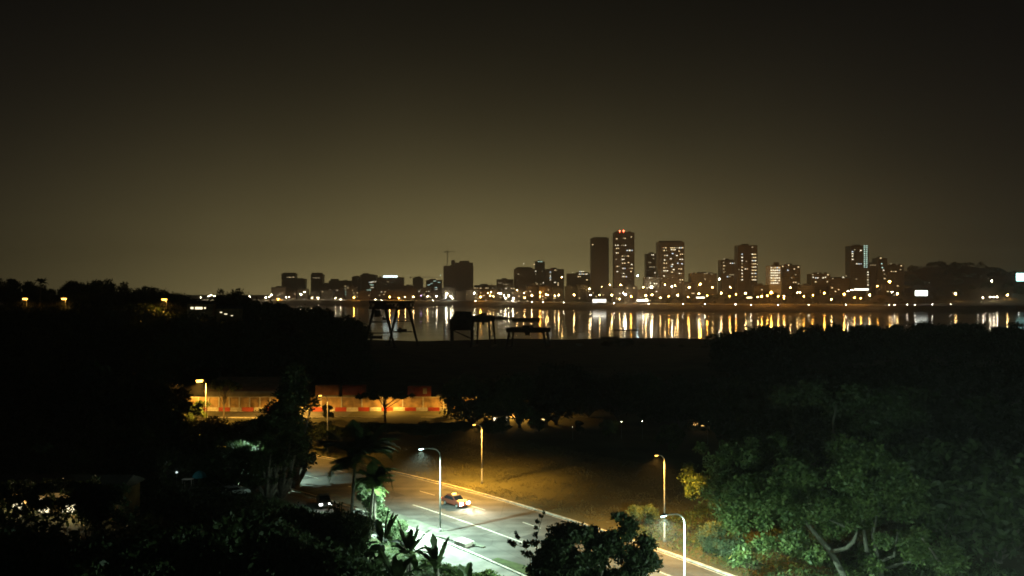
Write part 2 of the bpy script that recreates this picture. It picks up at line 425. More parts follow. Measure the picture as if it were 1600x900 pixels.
# ------------------------------------------------------------------ leaves and trees
def leaf_mesh(name, pts, size, material, seed=0, up=0.35, aspect=0.5):
    """many small four-cornered leaves at the given points"""
    rng = np.random.default_rng(seed); n = len(pts)
    nr = rng.normal(size=(n, 3)); nr[:, 2] += up * 1.5; nr /= np.linalg.norm(nr, axis=1)[:, None]
    a = np.cross(nr, rng.normal(size=(n, 3))); a /= np.linalg.norm(a, axis=1)[:, None] + 1e-9
    b = np.cross(nr, a); s = (size * rng.uniform(0.45, 1.65, n))[:, None]
    P = np.empty((n, 4, 3))
    P[:, 0] = pts - a * s * 0.5; P[:, 1] = pts + b * s * 0.5 * aspect + a * s * 0.05
    P[:, 2] = pts + a * s * 0.5 + nr * s * -0.12; P[:, 3] = pts - b * s * 0.5 * aspect + a * s * 0.05
    me = bpy.data.meshes.new(name)
    me.vertices.add(n * 4); me.vertices.foreach_set('co', P.reshape(-1).astype(np.float32))
    me.loops.add(n * 4); me.loops.foreach_set('vertex_index', np.arange(n * 4, dtype=np.int32))
    me.polygons.add(n); me.polygons.foreach_set('loop_start', np.arange(0, n * 4, 4, dtype=np.int32))
    me.polygons.foreach_set('loop_total', np.full(n, 4, dtype=np.int32))
    me.materials.append(material); me.update(calc_edges=True); return me
def clumps_pts(cl, n, rng, flat=0.75):
    cl = np.array(cl, float); w = cl[:, 3] ** 2; w /= w.sum()
    k = rng.choice(len(cl), n, p=w); d = rng.normal(size=(n, 3)); d /= np.linalg.norm(d, axis=1)[:, None]
    r = cl[k, 3] * rng.uniform(0.35, 1.0, n) ** 0.6 * (1 + 0.18 * rng.normal(size=n)); q = d * r[:, None]; q[:, 2] *= flat
    return cl[k, :3] + q
def tree_proto(seed, H, Rr, z0, shape, nleaf, leaf, material, ncl=26):
    rng = np.random.default_rng(seed); cl = []
    zc, hz = (z0 + H) / 2, (H - z0) / 2
    for i in range(ncl):
        d = rng.normal(size=3); d /= np.linalg.norm(d); rr = rng.uniform(0.35, 0.86)
        if shape == 'flat': d[2] = abs(d[2]) * 0.9 - 0.25
        x, y, z = d[0] * Rr * rr, d[1] * Rr * rr, zc + d[2] * hz * rr
        if shape == 'column': x *= 1.0 - 0.35 * (z - z0) / (H - z0); y *= 1.0 - 0.35 * (z - z0) / (H - z0)
        cl.append((x, y, z, min(Rr, hz) * rng.uniform(0.24, 0.42)))
    pts = clumps_pts(cl, nleaf, rng)
    crown = leaf_mesh('crown', pts, leaf, material, seed)
    mb = MB(); tr = H * 0.028
    bend = rng.normal(size=2) * H * 0.03
    top = (bend[0], bend[1], z0 + hz * 0.5)
    mb.tube([(0, 0, -1.2), (bend[0] * .3, bend[1] * .3, z0 * 0.5), top], [tr * 1.5, tr, tr * 0.6], 7)
    for i in range(0, ncl, 3 if ncl > 18 else 2):
        c_ = cl[i]; zz = z0 * rng.uniform(0.45, 0.95); f_ = zz / max(top[2], .1)
        s_ = (bend[0] * f_, bend[1] * f_, zz)
        mid = ((s_[0] + c_[0]) / 2 + rng.normal() * .3, (s_[1] + c_[1]) / 2 + rng.normal() * .3, (s_[2] + c_[2]) / 2 - 0.06 * H * rng.uniform(0, 1))
        mb.tube([s_, mid, c_[:3]], [tr * 0.55, tr * 0.35, tr * 0.12], 5)
    trunk = mb.mesh('trunk', m_bark, True)
    return crown, trunk, H
protos = {
    'round': [tree_proto(1, 12, 5.5, 3.0, 'round', 5200, 0.55, m_leaf), tree_proto(2, 12, 6.2, 3.4, 'round', 5600, 0.55, m_leaf, 34), tree_proto(3, 12, 4.8, 2.6, 'round', 4600, 0.5, m_leaf, 20)],
    'mass': [tree_proto(21, 12, 7.0, 0.6, 'round', 8500, 0.62, m_leaf, 46), tree_proto(22, 12, 6.4, 0.8, 'round', 8000, 0.62, m_leaf, 40), tree_proto(23, 12, 7.4, 0.4, 'round', 8500, 0.6, m_leaf, 54)],
    'flat': [tree_proto(4, 8, 6.5, 4.2, 'flat', 4200, 0.42, m_leaf, 30), tree_proto(5, 8, 5.6, 3.8, 'flat', 3800, 0.42, m_leaf, 24)],
    'column': [tree_proto(6, 20, 3.0, 0.2, 'column', 9500, 0.42, m_leaf, 74)],
    'bush': [tree_proto(7, 4, 2.6, 0.2, 'round', 2600, 0.34, m_leaf2, 18), tree_proto(8, 4, 2.2, 0.1, 'round', 2400, 0.34, m_leaf, 14)],
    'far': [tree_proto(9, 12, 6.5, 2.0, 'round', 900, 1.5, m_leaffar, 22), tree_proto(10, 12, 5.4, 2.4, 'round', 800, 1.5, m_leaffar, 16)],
}
rnd = random.Random(5)
def tree(kind, px, ytop, Y, label, group=None, name='tree', sxy=1.0, zb=None, v=None, cat='tree'):
    X = WX(px, Y); z0 = ground(X, Y) if zb is None else zb
    ztop = CAMZ - (ytop - HOR) / F * Y
    cr, tr, H = protos[kind][rnd.randrange(len(protos[kind])) if v is None else v]
    s = max(0.15, (ztop - z0) / H)
    o = empty(name, (X, Y, z0), rnd.uniform(0, 6.28)); o.scale = (s * sxy, s * sxy, s)
    tag(o, label, cat, group)
    link('crown', cr, o); link('trunk', tr, o)
    return o
ORD = ['first', 'second', 'third', 'fourth', 'fifth', 'sixth', 'seventh', 'eighth', 'ninth', 'tenth', 'eleventh', 'twelfth', 'thirteenth', 'fourteenth', 'fifteenth', 'sixteenth', 'seventeenth', 'eighteenth', 'nineteenth', 'twentieth', 'twenty-first', 'twenty-second', 'twenty-third', 'twenty-fourth', 'twenty-fifth', 'twenty-sixth', 'twenty-seventh', 'twenty-eighth', 'twenty-ninth', 'thirtieth', 'thirty-first', 'thirty-second', 'thirty-third', 'thirty-fourth', 'thirty-fifth', 'thirty-sixth', 'thirty-seventh', 'thirty-eighth', 'thirty-ninth', 'fortieth', 'forty-first', 'forty-second', 'forty-third', 'forty-fourth', 'forty-fifth', 'forty-sixth', 'forty-seventh', 'forty-eighth']

# left ridge crest
rx = [-60, 0, 30, 45, 60, 80, 100, 110, 130, 150, 165, 200, 240, 265, 280, 310, 335, 348, 362, 378, 392, 408, 425, 445, 470, 505, 535, 560, 580]
ry = [428, 430, 431, 440, 444, 448, 444, 434, 429, 430, 438, 440, 447, 443, 449, 463, 468, 455, 442, 447, 455, 462, 470, 466, 467, 470, 482, 498, 520]
k = 0
for px in [-30, 8, 34, 58, 86, 112, 134, 158, 182, 206, 232, 258, 280, 300, 322, 346, 364, 386, 408, 430, 448, 470, 492, 514, 536, 556]:
    tree('mass', px, float(np.interp(px, rx, ry)) + rnd.uniform(-2, 2), rnd.uniform(330, 375) if px < 330 else rnd.uniform(290, 350), '%s dark round tree from the left along the hill crest against the sky' % ORD[k], 'trees along the left hill crest', sxy=0.62 if px > 330 and px < 400 else 0.8)
    k += 1
# trees filling the dark slope below the crest
k = 0
for px, yt, Y in [(20, 490, 240), (75, 500, 225), (130, 492, 250), (185, 500, 235), (240, 505, 240), (300, 500, 262), (360, 505, 265), (420, 500, 250), (480, 505, 245), (530, 520, 250), (560, 545, 240)]:
    tree('mass', px, yt, Y, '%s black tree from the left on the slope under the crest trees' % ORD[k], 'black trees on the left slope', sxy=1.0); k += 1
k = 0
for px, yt, Y in [(15, 560, 140), (80, 575, 150), (140, 555, 135), (200, 570, 150), (245, 580, 140), (20, 640, 112), (75, 655, 104), (130, 645, 110), (180, 650, 104), (225, 665, 106), (262, 655, 118), (50, 700, 100), (110, 705, 100), (160, 702, 98), (210, 705, 100), (5, 712, 98)]:
    tree('mass', px, yt, Y, '%s black tree of the near left grove beside the orange lit gap' % ORD[k], 'near grove on the left', sxy=0.9); k += 1
k = 0
for px in range(566, 770, 20):  # shrub row added to keep this strip of the field dark
    tree('mass', px, 656 + rnd.uniform(-2, 5), 168 + rnd.uniform(-3, 3), '%s added dark shrub from the left along the top of the brown field' % ORD[k], 'shrubs added to darken the top of the brown field', name='shrub', sxy=2.2, cat='shrub'); k += 1
for q, (px, yt, Y) in enumerate([(42, 474, 296), (78, 470, 300), (108, 475, 294), (150, 462, 300), (200, 462, 298), (236, 470, 290), (264, 475, 282), (300, 487, 270), (345, 494, 268), (385, 488, 270), (4, 470, 298)]):
    tree('mass', px, yt, Y, '%s dark tree of the row just below the orange hill lamps' % ORD[q], 'dark trees below the hill lamps', sxy=1.1)
tree('mass', 548, 788, 84, 'dark bush hiding the foot of the large palm', name='bush', sxy=.7, cat='bush')
tree('mass', 536, 778, 82, 'dark bush left of the foot of the large palm', name='bush', sxy=.8, cat='bush')
tree('mass', 152, 735, 80, 'dark tree standing at the right end of the house with the lit wall', sxy=.55)
for q, px in enumerate([664, 690, 712, 738, 775, 822, 845, 870, 888, 925]):
    tree('bush', px, 533 + rnd.uniform(-2.5, 1.5), 532, '%s scrubby bush from the left along the edge of the near bank' % ORD[q], 'scrubby bushes along the near bank edge', name='bush', cat='bush', sxy=2.4)
tree('column', 462, 545, 122, 'tall narrow column tree in front of the orange lit wall', name='column_tree', sxy=1.25)
tree('column', 419, 618, 113, 'lowest narrow tree left of the tall column tree', name='column_tree', sxy=1.6)
tree('column', 441, 590, 116, 'shorter narrow tree overlapping the tall column tree', name='column_tree', sxy=1.5)
k = 0
for px, yt, Y in [(15, 825, 50), (75, 838, 48), (135, 828, 52), (195, 835, 50), (255, 815, 54), (315, 805, 56), (375, 800, 58), (435, 790, 62), (480, 815, 58), (525, 850, 54), (545, 880, 48), (40, 880, 40), (160, 878, 40), (280, 870, 42), (400, 868, 42), (490, 880, 42), (470, 778, 76), (502, 792, 74), (528, 806, 72), (420, 782, 74)]:
    tree('mass', px, yt, Y, '%s black treetop of the canopy filling the lower left corner' % ORD[k], 'canopy in the lower left corner', sxy=0.85); k += 1
k = 0
for px, yt, Y in [(300, 676, 118), (345, 684, 122), (392, 688, 119), (262, 680, 114), (295, 649, 152), (330, 650, 150), (365, 652, 152), (400, 650, 151), (432, 646, 150), (497, 655, 158), (528, 662, 160), (560, 668, 164)]:
    tree('mass', px, yt, Y, '%s low black tree below the orange lit gap' % ORD[k], 'low trees below the lit gap', sxy=1.35); k += 1
# orange-lit middle distance
tree('flat', 350, 588, 187, 'small spreading tree silhouetted on the pilastered cream wall', name='umbrella_tree', sxy=0.7, v=0)
tree('flat', 602, 606, 183, 'flat topped umbrella tree silhouetted on the orange side road', name='umbrella_tree', sxy=1.25, v=0)
tree('bush', 512, 630, 186, 'low bush in front of the orange wall beside the umbrella tree', name='bush', cat='bush')
tree('bush', 302, 622, 180, 'low bush under the leftmost orange lamp', name='bush', cat='bush')
tree('bush', 706, 624, 192, 'orange lit bush at the end of the cream wall', name='bush', cat='bush')
k = 0
for px, yt, Y, s in [(738, 575, 178, .95), (775, 585, 186, .8), (812, 570, 176, .95), (868, 560, 180, 1.05), (920, 566, 190, 1.0), (965, 572, 184, 1.0), (1010, 570, 178, 1.0), (1060, 578, 172, .95), (1120, 580, 165, .9), (1160, 570, 150, 1.0), (1210, 575, 140, 1.0)]:
    tree('mass', px, yt, Y, '%s black tree from the left beyond the brown field' % ORD[k], 'black trees beyond the brown field', sxy=s); k += 1
for q, (px, yt, Y) in enumerate([(842, 638, 171), (785, 648, 168), (950, 652, 165), (1050, 660, 150), (905, 655, 168)]):
    tree('bush', px, yt, Y, '%s low bush from the left under the black tree row' % ORD[[1, 0, 3, 4, 2][q]], 'low bushes under the black tree row', name='bush', cat='bush')
k = 0
for px, yt, Y in [(948, 532, 430), (975, 527, 420), (1004, 536, 430), (1035, 537, 420), (1066, 540, 425), (1100, 541, 415), (1128, 543, 400), (905, 537, 440)]:
    tree('mass', px, yt, Y, '%s low tree on the near bank below the lit water' % ORD[k], 'low trees on the near bank', sxy=2.0); k += 1
# right hand ridge
k = 0
for px, yt, Y in [(1140, 522, 262), (1158, 507, 250), (1182, 497, 245), (1206, 503, 250), (1232, 508, 262), (1262, 506, 270), (1292, 504, 275), (1322, 501, 262), (1352, 503, 268), (1384, 500, 272), (1416, 501, 262), (1448, 498, 270), (1480, 501, 262), (1512, 500, 270), (1544, 504, 262), (1576, 503, 268), (1608, 500, 262)]:
    tree('mass', px, yt, Y, '%s dark tree from the left edging the water' % ORD[k], 'dark trees edging the water', sxy=1.0); k += 1
k = 0
for px, yt, Y in [(1180, 560, 205), (1250, 555, 200), (1320, 560, 190), (1390, 550, 195), (1460, 555, 200), (1530, 550, 190), (1600, 555, 195), (1260, 600, 128), (1450, 590, 120), (1530, 600, 112), (1600, 590, 118), (1480, 680, 92), (1560, 670, 88), (1400, 640, 104)]:
    tree('mass', px, yt, Y, '%s black tree of the wood above the green lit tree' % ORD[k], 'black wood above the green tree', sxy=1.05); k += 1
# far shore trees
k = 0
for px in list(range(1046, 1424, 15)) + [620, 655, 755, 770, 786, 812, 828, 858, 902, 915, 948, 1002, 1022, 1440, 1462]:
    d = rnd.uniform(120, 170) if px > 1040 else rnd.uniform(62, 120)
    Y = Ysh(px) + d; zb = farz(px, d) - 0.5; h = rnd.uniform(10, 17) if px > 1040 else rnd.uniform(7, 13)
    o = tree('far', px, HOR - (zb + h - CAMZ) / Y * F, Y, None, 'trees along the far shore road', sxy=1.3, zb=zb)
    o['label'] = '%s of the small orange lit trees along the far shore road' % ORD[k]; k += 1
k = 0
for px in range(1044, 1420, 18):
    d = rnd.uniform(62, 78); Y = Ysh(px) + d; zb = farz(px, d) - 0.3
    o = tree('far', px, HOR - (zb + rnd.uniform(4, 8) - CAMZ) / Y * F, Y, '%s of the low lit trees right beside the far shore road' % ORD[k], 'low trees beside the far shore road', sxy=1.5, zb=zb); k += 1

# palms
def frond(L, droop, w, n=9, leaflets=True):
    pts = []
    for i in range(n):
        t_ = i / (n - 1); pts.append((L * t_ * (1 - 0.15 * t_), 0, L * (0.42 * t_ - droop * t_ * t_)))
    v = []; f = []
    for i in range(len(pts) - 1):
        p0 = Vector(pts[i]); p1 = Vector(pts[i + 1])
        for q in range(6):
            a = p0.lerp(p1, q / 6); l_ = w * math.sin(math.pi * min(0.96, (i + q / 6) / (n - 1) * 0.86 + 0.12)) * (0.8 + 0.4 * ((i * 7 + q * 5) % 6) / 6)
            for sgn in (-1, 1):
                b_ = len(v)
                v += [tuple(a + Vector((-0.05, 0, 0.01))), tuple(a + Vector((0.05, 0, 0.01))), tuple(a + Vector((0.30 * l_ + .04, sgn * l_, -0.30 * l_))), tuple(a + Vector((0.26 * l_, sgn * l_ * .96, -0.30 * l_)))]
                f.append((b_, b_ + 1, b_ + 2, b_ + 3))
    return v, f, pts
def rotz(vs, a, s=1.0, o=(0, 0, 0)):
    c_, s_ = math.cos(a), math.sin(a)
    return [(o[0] + (x * c_ - y * s_) * s, o[1] + (x * s_ + y * c_) * s, o[2] + z * s) for x, y, z in vs]
def palm(px, yc, Y, L, label, nf=17, seed=1, mleaf=None, lean=0.6):
    X = WX(px, Y); z0 = ground(X, Y); zc = CAMZ - (yc - HOR) / F * Y - z0
    root = empty('palm_tree', (X, Y, z0)); tag(root, label, 'palm tree')
    mb = MB(); mb.tube([(0, 0, -0.8), (lean * .2, 0, zc * .4), (lean * .7, 0, zc * .8), (lean, 0, zc)], [0.26, 0.19, 0.17, 0.15], 9)
    mb.build('trunk', m_bark, root, smooth=True)
    rr = random.Random(seed); mb = MB()
    for i in range(nf):
        v, f, pts = frond(L * rr.uniform(.8, 1.1), rr.uniform(0.15, 0.95), L * 0.24)
        a = 2 * math.pi * i / nf * 2.4 + rr.uniform(-.2, .2); tilt = rr.uniform(-0.45, 0.75)
        v = [(x * math.cos(tilt) - z * math.sin(tilt), y, x * math.sin(tilt) + z * math.cos(tilt)) for x, y, z in v]
        mb.poly(rotz(v, a, 1, (lean, 0, zc)), f)
    mb.build('crown', mleaf or m_leaf, root)
palm(548, 712, 88, 5.6, 'palm tree silhouetted against the road at the edge of the dark bank', 30, 3)
palm(577, 748, 93, 3.2, 'small palm with green lit fronds beside the first cool lamp', 22, 4, m_leaf2)
palm(62, 441, 330, 3.4, 'thin palm rising between the crest trees above the leftmost orange lamp', 13, 5)
palm(585, 765, 99, 1.8, 'stubby palm shrub lit bright green below the small palm', 14, 12, m_leaf2, 0.1)

# banana plants: long arching blades
def banana(px, yt, Y, label, seed):
    X = WX(px, Y); z0 = ground(X, Y); H = CAMZ - (yt - HOR) / F * Y - z0
    root = empty('banana_plant', (X, Y, z0), 0); tag(root, label, 'banana plant', 'banana plants on the bank')
    rr = random.Random(seed); hs = H * 0.40
    mb = MB()
    for q in range(3):
        a = rr.uniform(0, 6.28); mb.tube([(0.3 * math.cos(a), 0.3 * math.sin(a), -0.6), (0.15 * math.cos(a), .15 * math.sin(a), hs * rr.uniform(.7, 1))], [0.16, 0.08], 8)
    mb.build('stem', m_bark, root, smooth=True)
    mb = MB()
    for i in range(15):
        a = i * 2.4 + rr.uniform(-.5, .5); L = (H - hs) * rr.uniform(0.7, 1.45); rise = rr.choice([.3, .7, 1.0, 1.2, 1.35]) + rr.uniform(-.12, .12); n = 10; v = []; f = []
        for j in range(n):
            t_ = j / (n - 1); x = L * t_ * math.cos(rise) + .1; z = hs + L * (t_ * math.sin(rise) - 0.62 * t_ * t_ * (1.35 - rise * .75))
            w = 0.40 * (0.72 if (j + i) % 3 == 0 else 1) * math.sin(math.pi * min(1, 0.05 + t_ * 0.95)) ** 0.6 * (0.9 + .2 * rr.random()) if 0.12 < t_ < 1 else 0.03
            v += [(x, -w, z + w * .35), (x, 0, z), (x, w, z + w * .35)]
        for j in range(n - 1):
            k_ = 3 * j; f += [(k_, k_+1, k_+4, k_+3), (k_+1, k_+2, k_+5, k_+4)]
        mb.poly(rotz(v, a), f)
    mb.build('leaves', m_leaf, root, smooth=True)
for q, a in enumerate([(598, 800, 84, 'banana plant with an upright pointed leaf under the bright green palms'), (640, 812, 80, 'banana plant with the tallest fan of leaves against the footpath'), (682, 838, 77, 'drooping banana plant nearest the cool street lamp pole'), (560, 820, 78, 'banana plant in the shadow left of the fan leaved one'), (727, 872, 70, 'narrow spear leaved banana plant low against the lit bank'), (620, 858, 70, 'low banana plant in front of the fan leaved one'), (520, 830, 76, 'dark banana plant deep in the shadowed bank')]):
    banana(*a, seed=20 + q)

# big green-lit tree on the right
def W3(px, py, Y): return tuple(W(px, py, Y))
def hero(name, label, base_px, Yb, clumps, nleaf, leaf, material, limbs, seed, barkm, up=0.35, cat='tree'):
    X = WX(base_px, Yb); z0 = ground(X, Yb); root = empty(name, (X, Yb, z0)); tag(root, label, cat)
    o3 = np.array([X, Yb, z0])
    cl = [(*(np.array(W3(px, py, Y)) - o3), r) for px, py, Y, r in clumps]
    rng = np.random.default_rng(seed)
    link('crown', leaf_mesh('crown', clumps_pts(cl, nleaf, rng, 0.8), leaf, material, seed, up, 0.55), root)
    mb = MB()
    for lm in limbs:
        mb.tube([tuple(np.array(W3(px, py, Y)) - o3) for px, py, Y, r in lm], [q[3] for q in lm], 8)
    mb.build('trunk', barkm, root, smooth=True)
    return root
rr = random.Random(11)
cl = []
for i in range(95):
    a = rr.uniform(0, 6.28); q = rr.random() ** 0.5
    px = 1272 + 165 * q * math.cos(a); py = 770 + 74 * q * math.sin(a)
    if px > 1310 and py > 805: continue
    if px < 1130 and py > 800: continue
    cl.append((px, py, 86 + rr.uniform(-7, 7) * math.sqrt(max(0, 1 - q * q)) - (6 if q < .5 else 0) * rr.random(), rr.uniform(0.9, 1.9)))
cl += [(1074, 745, 98.5, 1.1), (1082, 762, 98, 1.1), (1076, 731, 99, .9), (1088, 752, 98, 1.2), (1080, 772, 98, .8), (1100, 755, 94, 1.3), (1120, 725, 88, 1.6), (1140, 706, 88, 1.4), (1165, 716, 86, 1.5), (1095, 700, 92, .8), (1150, 875, 80, .7), (1160, 860, 80, 1.0), (1195, 850, 80, 1.2), (1230, 848, 79, 1.2), (1275, 868, 78, 1.1), (1180, 700, 88, 1.5), (1215, 694, 88, 1.4)]
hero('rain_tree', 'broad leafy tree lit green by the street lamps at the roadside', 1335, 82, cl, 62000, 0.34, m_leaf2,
     [[(1330, 960, 82, 0.42), (1318, 900, 82, 0.34), (1298, 862, 82, 0.29), (1262, 820, 84, 0.20), (1220, 780, 86, 0.11)],
      [(1298, 862, 82, 0.23), (1322, 856, 80, 0.20), (1333, 846, 79, 0.19), (1340, 828, 79, 0.16), (1318, 822, 80, 0.12), (1296, 812, 82, 0.07)],
      [(1370, 960, 83, 0.37), (1362, 900, 83, 0.29), (1352, 850, 83, 0.20), (1345, 800, 85, 0.14), (1330, 740, 87, 0.07)],
      [(1378, 960, 84, 0.34), (1376, 890, 84, 0.26), (1362, 835, 84, 0.19), (1375, 780, 86, 0.10)],
      [(1366, 880, 83, 0.17), (1396, 868, 82, 0.14), (1400, 845, 82, 0.10), (1402, 830, 82, 0.05)],
      [(1376, 890, 84, 0.17), (1405, 880, 83, 0.14), (1446, 874, 82, 0.08)]], 31, m_bark_pale)
cl = [(1400 + rr.uniform(-80, 90), 845 + rr.uniform(-40, 45), 78 + rr.uniform(-4, 8), rr.uniform(.7, 1.5)) for i in range(16)]
hero('thin_tree', 'sparse dim tree beside the green lit roadside tree', 1480, 84, cl, 5200, 0.32, m_leaf2, [[(1490, 950, 84, .3), (1470, 880, 82, .2), (1440, 840, 80, .1)]], 32, m_bark)
cl = [(1330 + rr.uniform(-120, 110), 655 + rr.uniform(-45, 60), 102 + rr.uniform(-5, 6), rr.uniform(1.2, 2.2)) for i in range(34)]
hero('bare_trunk_tree', 'dim tree with a pale bent limb above the green lit tree', 1345, 104, cl, 17000, 0.45, m_leaf,
     [[(1350, 960, 104, .6), (1338, 790, 102, .4), (1334, 760, 95, .22), (1322, 715, 93, .17), (1303, 680, 92, .14), (1301, 660, 92, .12), (1307, 630, 93, .08)], [(1322, 715, 93, .12), (1350, 690, 96, .07)]], 33, m_bark_pale)
cl = [(1125 + rr.uniform(-26, 30), 835 + rr.uniform(-32, 30), 92 + rr.uniform(-3, 3), rr.uniform(.7, 1.3)) for i in range(14)]
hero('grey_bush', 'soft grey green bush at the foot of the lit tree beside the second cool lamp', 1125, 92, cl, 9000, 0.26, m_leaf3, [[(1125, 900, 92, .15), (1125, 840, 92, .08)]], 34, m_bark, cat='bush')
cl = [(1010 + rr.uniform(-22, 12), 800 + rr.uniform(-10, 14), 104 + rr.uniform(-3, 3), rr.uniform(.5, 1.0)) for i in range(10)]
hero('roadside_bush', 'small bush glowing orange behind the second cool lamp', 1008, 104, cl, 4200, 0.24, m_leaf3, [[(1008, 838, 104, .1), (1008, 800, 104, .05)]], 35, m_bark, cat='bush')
# near dark tree at the bottom
cl = []
for i in range(70):
    a = rr.uniform(0, 6.28); q = rr.random() ** 0.5
    px = 932 + 92 * q * math.cos(a); py = 885 + 68 * q * math.sin(a); cl.append((px, py, 57 + rr.uniform(-3.5, 3.5) * math.sqrt(max(0.1, 1 - q * q)), rr.uniform(.55, .95)))
cl += [(975, 812, 57, .55), (962, 806, 57, .4), (985, 822, 57, .6), (905, 830, 57, .7), (880, 838, 57, .7), (1010, 850, 57, .6), (1016, 870, 57, .6)]
hero('mango_tree', 'dark leafy tree in front of the road at the foot of the second cool lamp', 930, 58, cl, 30000, 0.27, m_leaf,
     [[(930, 1085, 58, .4), (930, 960, 58, .3), (935, 900, 57, .2), (965, 830, 57, .08)], [(930, 960, 58, .2), (890, 880, 57, .08)]], 36, m_bark)
cl = [(802, 850, 60, .22), (797, 846, 60, .18), (808, 838, 60, .2), (806, 832, 60, .14), (822, 850, 60, .3), (835, 848, 60, .35), (845, 862, 60, .4), (838, 872, 60, .4), (826, 866, 60, .3), (840, 815, 60, .18), (838, 824, 60, .16), (846, 806, 60, .15), (850, 800, 60, .12), (836, 835, 60, .2), (855, 850, 60, .4), (850, 880, 60, .5), (818, 862, 60, .22), (834, 890, 60, .5)]
hero('sapling', 'spindly sapling with leafy sprigs standing against the lit road', 842, 60, cl, 1500, 0.24, m_leaf,
     [[(842, 1040, 60, .07), (842, 900, 60, .05), (838, 840, 60, .03), (850, 798, 60, .015)], [(840, 880, 60, .04), (820, 855, 60, .025), (798, 848, 60, .012)], [(842, 870, 60, .03), (860, 850, 60, .015)]], 37, m_bark)
# shrubs hugging the bright verge
cl = []
for i in range(46):
    t_ = rr.random(); cl.append((572 + 62 * t_ + rr.uniform(-16, 9), 762 + 92 * t_ + rr.uniform(-14, 14), 106 - 13 * t_ + rr.uniform(-1, 1), rr.uniform(.35, 1.0)))
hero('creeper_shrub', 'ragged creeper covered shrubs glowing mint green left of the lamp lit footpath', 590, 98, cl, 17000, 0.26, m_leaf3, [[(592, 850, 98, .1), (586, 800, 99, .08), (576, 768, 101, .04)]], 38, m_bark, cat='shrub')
for q, (px, yt, Y) in enumerate([(705, 878, 80), (742, 888, 78), (668, 868, 84), (772, 893, 76), (636, 856, 88)]):
    tree('bush', px, yt, Y, '%s green lit bush from the left on the bank below the footpath' % ORD[[2, 3, 1, 4, 0][q]], 'green lit bushes on the bank', name='bush', cat='bush', sxy=1.3, v=0)
rng = np.random.default_rng(9)
def scatter(n, umin, umax, omin, omax, hmax, seed):
    g = np.random.default_rng(seed); P = []
    while len(P) < n:
        u = g.uniform(umin, umax); o_ = g.uniform(omin, omax); X, Y = road(u, o_)
        # uneven patches
        if math.sin(X * 1.1 + 2) * math.sin(Y * 0.9) + math.sin(X * .37 + Y * .5) < g.uniform(-1.4, 1.0): continue
        P.append((X, Y, ground(X, Y) + 0.1 + g.random() ** 1.5 * hmax))
    return np.array(P)
tag(link('undergrowth', leaf_mesh('undergrowth', scatter(52000, -112, -36, 23.2, 40, .7, 4), 0.28, m_leaf3, 5, 0.6, 0.3)), 'tangled undergrowth covering the bank below the footpath', 'undergrowth', kind='stuff')
tag(link('ground_cover', leaf_mesh('ground_cover', scatter(46000, -165, -20, 30, 66, 1.8, 44), 0.62, m_leaf, 45, 0.5, 0.4)), 'dark ground cover under the trees of the near slope', 'ground cover', kind='stuff')
P = []
g_ = np.random.default_rng(71)
while len(P) < 34000:
    X, Y = road(g_.uniform(-62, -8), g_.uniform(-26, -1.5))
    if math.sin(X * .8) * math.sin(Y * .7 + 1) < g_.uniform(-1, .9) - .2: continue
    P.append((X, Y, ground(X, Y) + g_.random() ** 2 * .8))
tag(link('weeds', leaf_mesh('weeds', np.array(P), 0.36, m_leaf2, 72, .5, .35)), 'weeds and low ground cover under the green lit tree', 'weeds', kind='stuff')
tag(link('dry_grass', leaf_mesh('dry_grass', scatter(30000, -125, -40, -34, -0.8, 0.22, 6), 0.26, mat('dry_grass_blade', (0.13, 0.115, 0.045), 0.9, var=0.4, scale=0.3), 7, 0.1, 0.2)), 'short dry grass on the brown field beyond the far kerb', 'grass', kind='stuff')

# right hill on the far shore with woodland
def hillz(X, Y, c=(870, 1790)):
    e = math.exp(-((X - 980) / 235) ** 2 - ((Y - 1800) / 190) ** 2) * 66
    e *= 1.16; e += math.exp(-((X - 1010) / 130) ** 2 - ((Y - 1800) / 120) ** 2) * 8
    return e
v = []; f = []; hx = np.linspace(480, 1900, 72); hy = np.linspace(1405, 2250, 44)
for yy in hy:
    for xx in hx: v.append((xx, yy, 4.0 + hillz(xx, yy)))
for j in range(43):
    for i in range(71): f.append((j*72+i, j*72+i+1, (j+1)*72+i+1, (j+1)*72+i))
mb = MB(); mb.poly(v, f); tag(mb.build('hill', m_bank, smooth=True), 'dark wooded hill across the water behind the white billboard', 'hill', kind='structure')
rng = np.random.default_rng(14); P = []
cc = [(rng.uniform(620, 1500), rng.uniform(1560, 1900), rng.uniform(7, 13)) for _ in range(260)]
for (x_, y_, r_) in cc:
    q = rng.normal(size=(130, 3)); q /= np.linalg.norm(q, axis=1)[:, None]; q[:, 2] = np.abs(q[:, 2])
    P.append(np.array([x_, y_, 4 + hillz(x_, y_) + 2]) + q * r_ * np.array([1, 1, .9]) * rng.uniform(.6, 1.05, (130, 1)))
tag(link('woodland', leaf_mesh('woodland', np.concatenate(P), 3.4, m_leaf, 15)), 'dark woodland covering the hill across the water', 'woodland', kind='stuff')

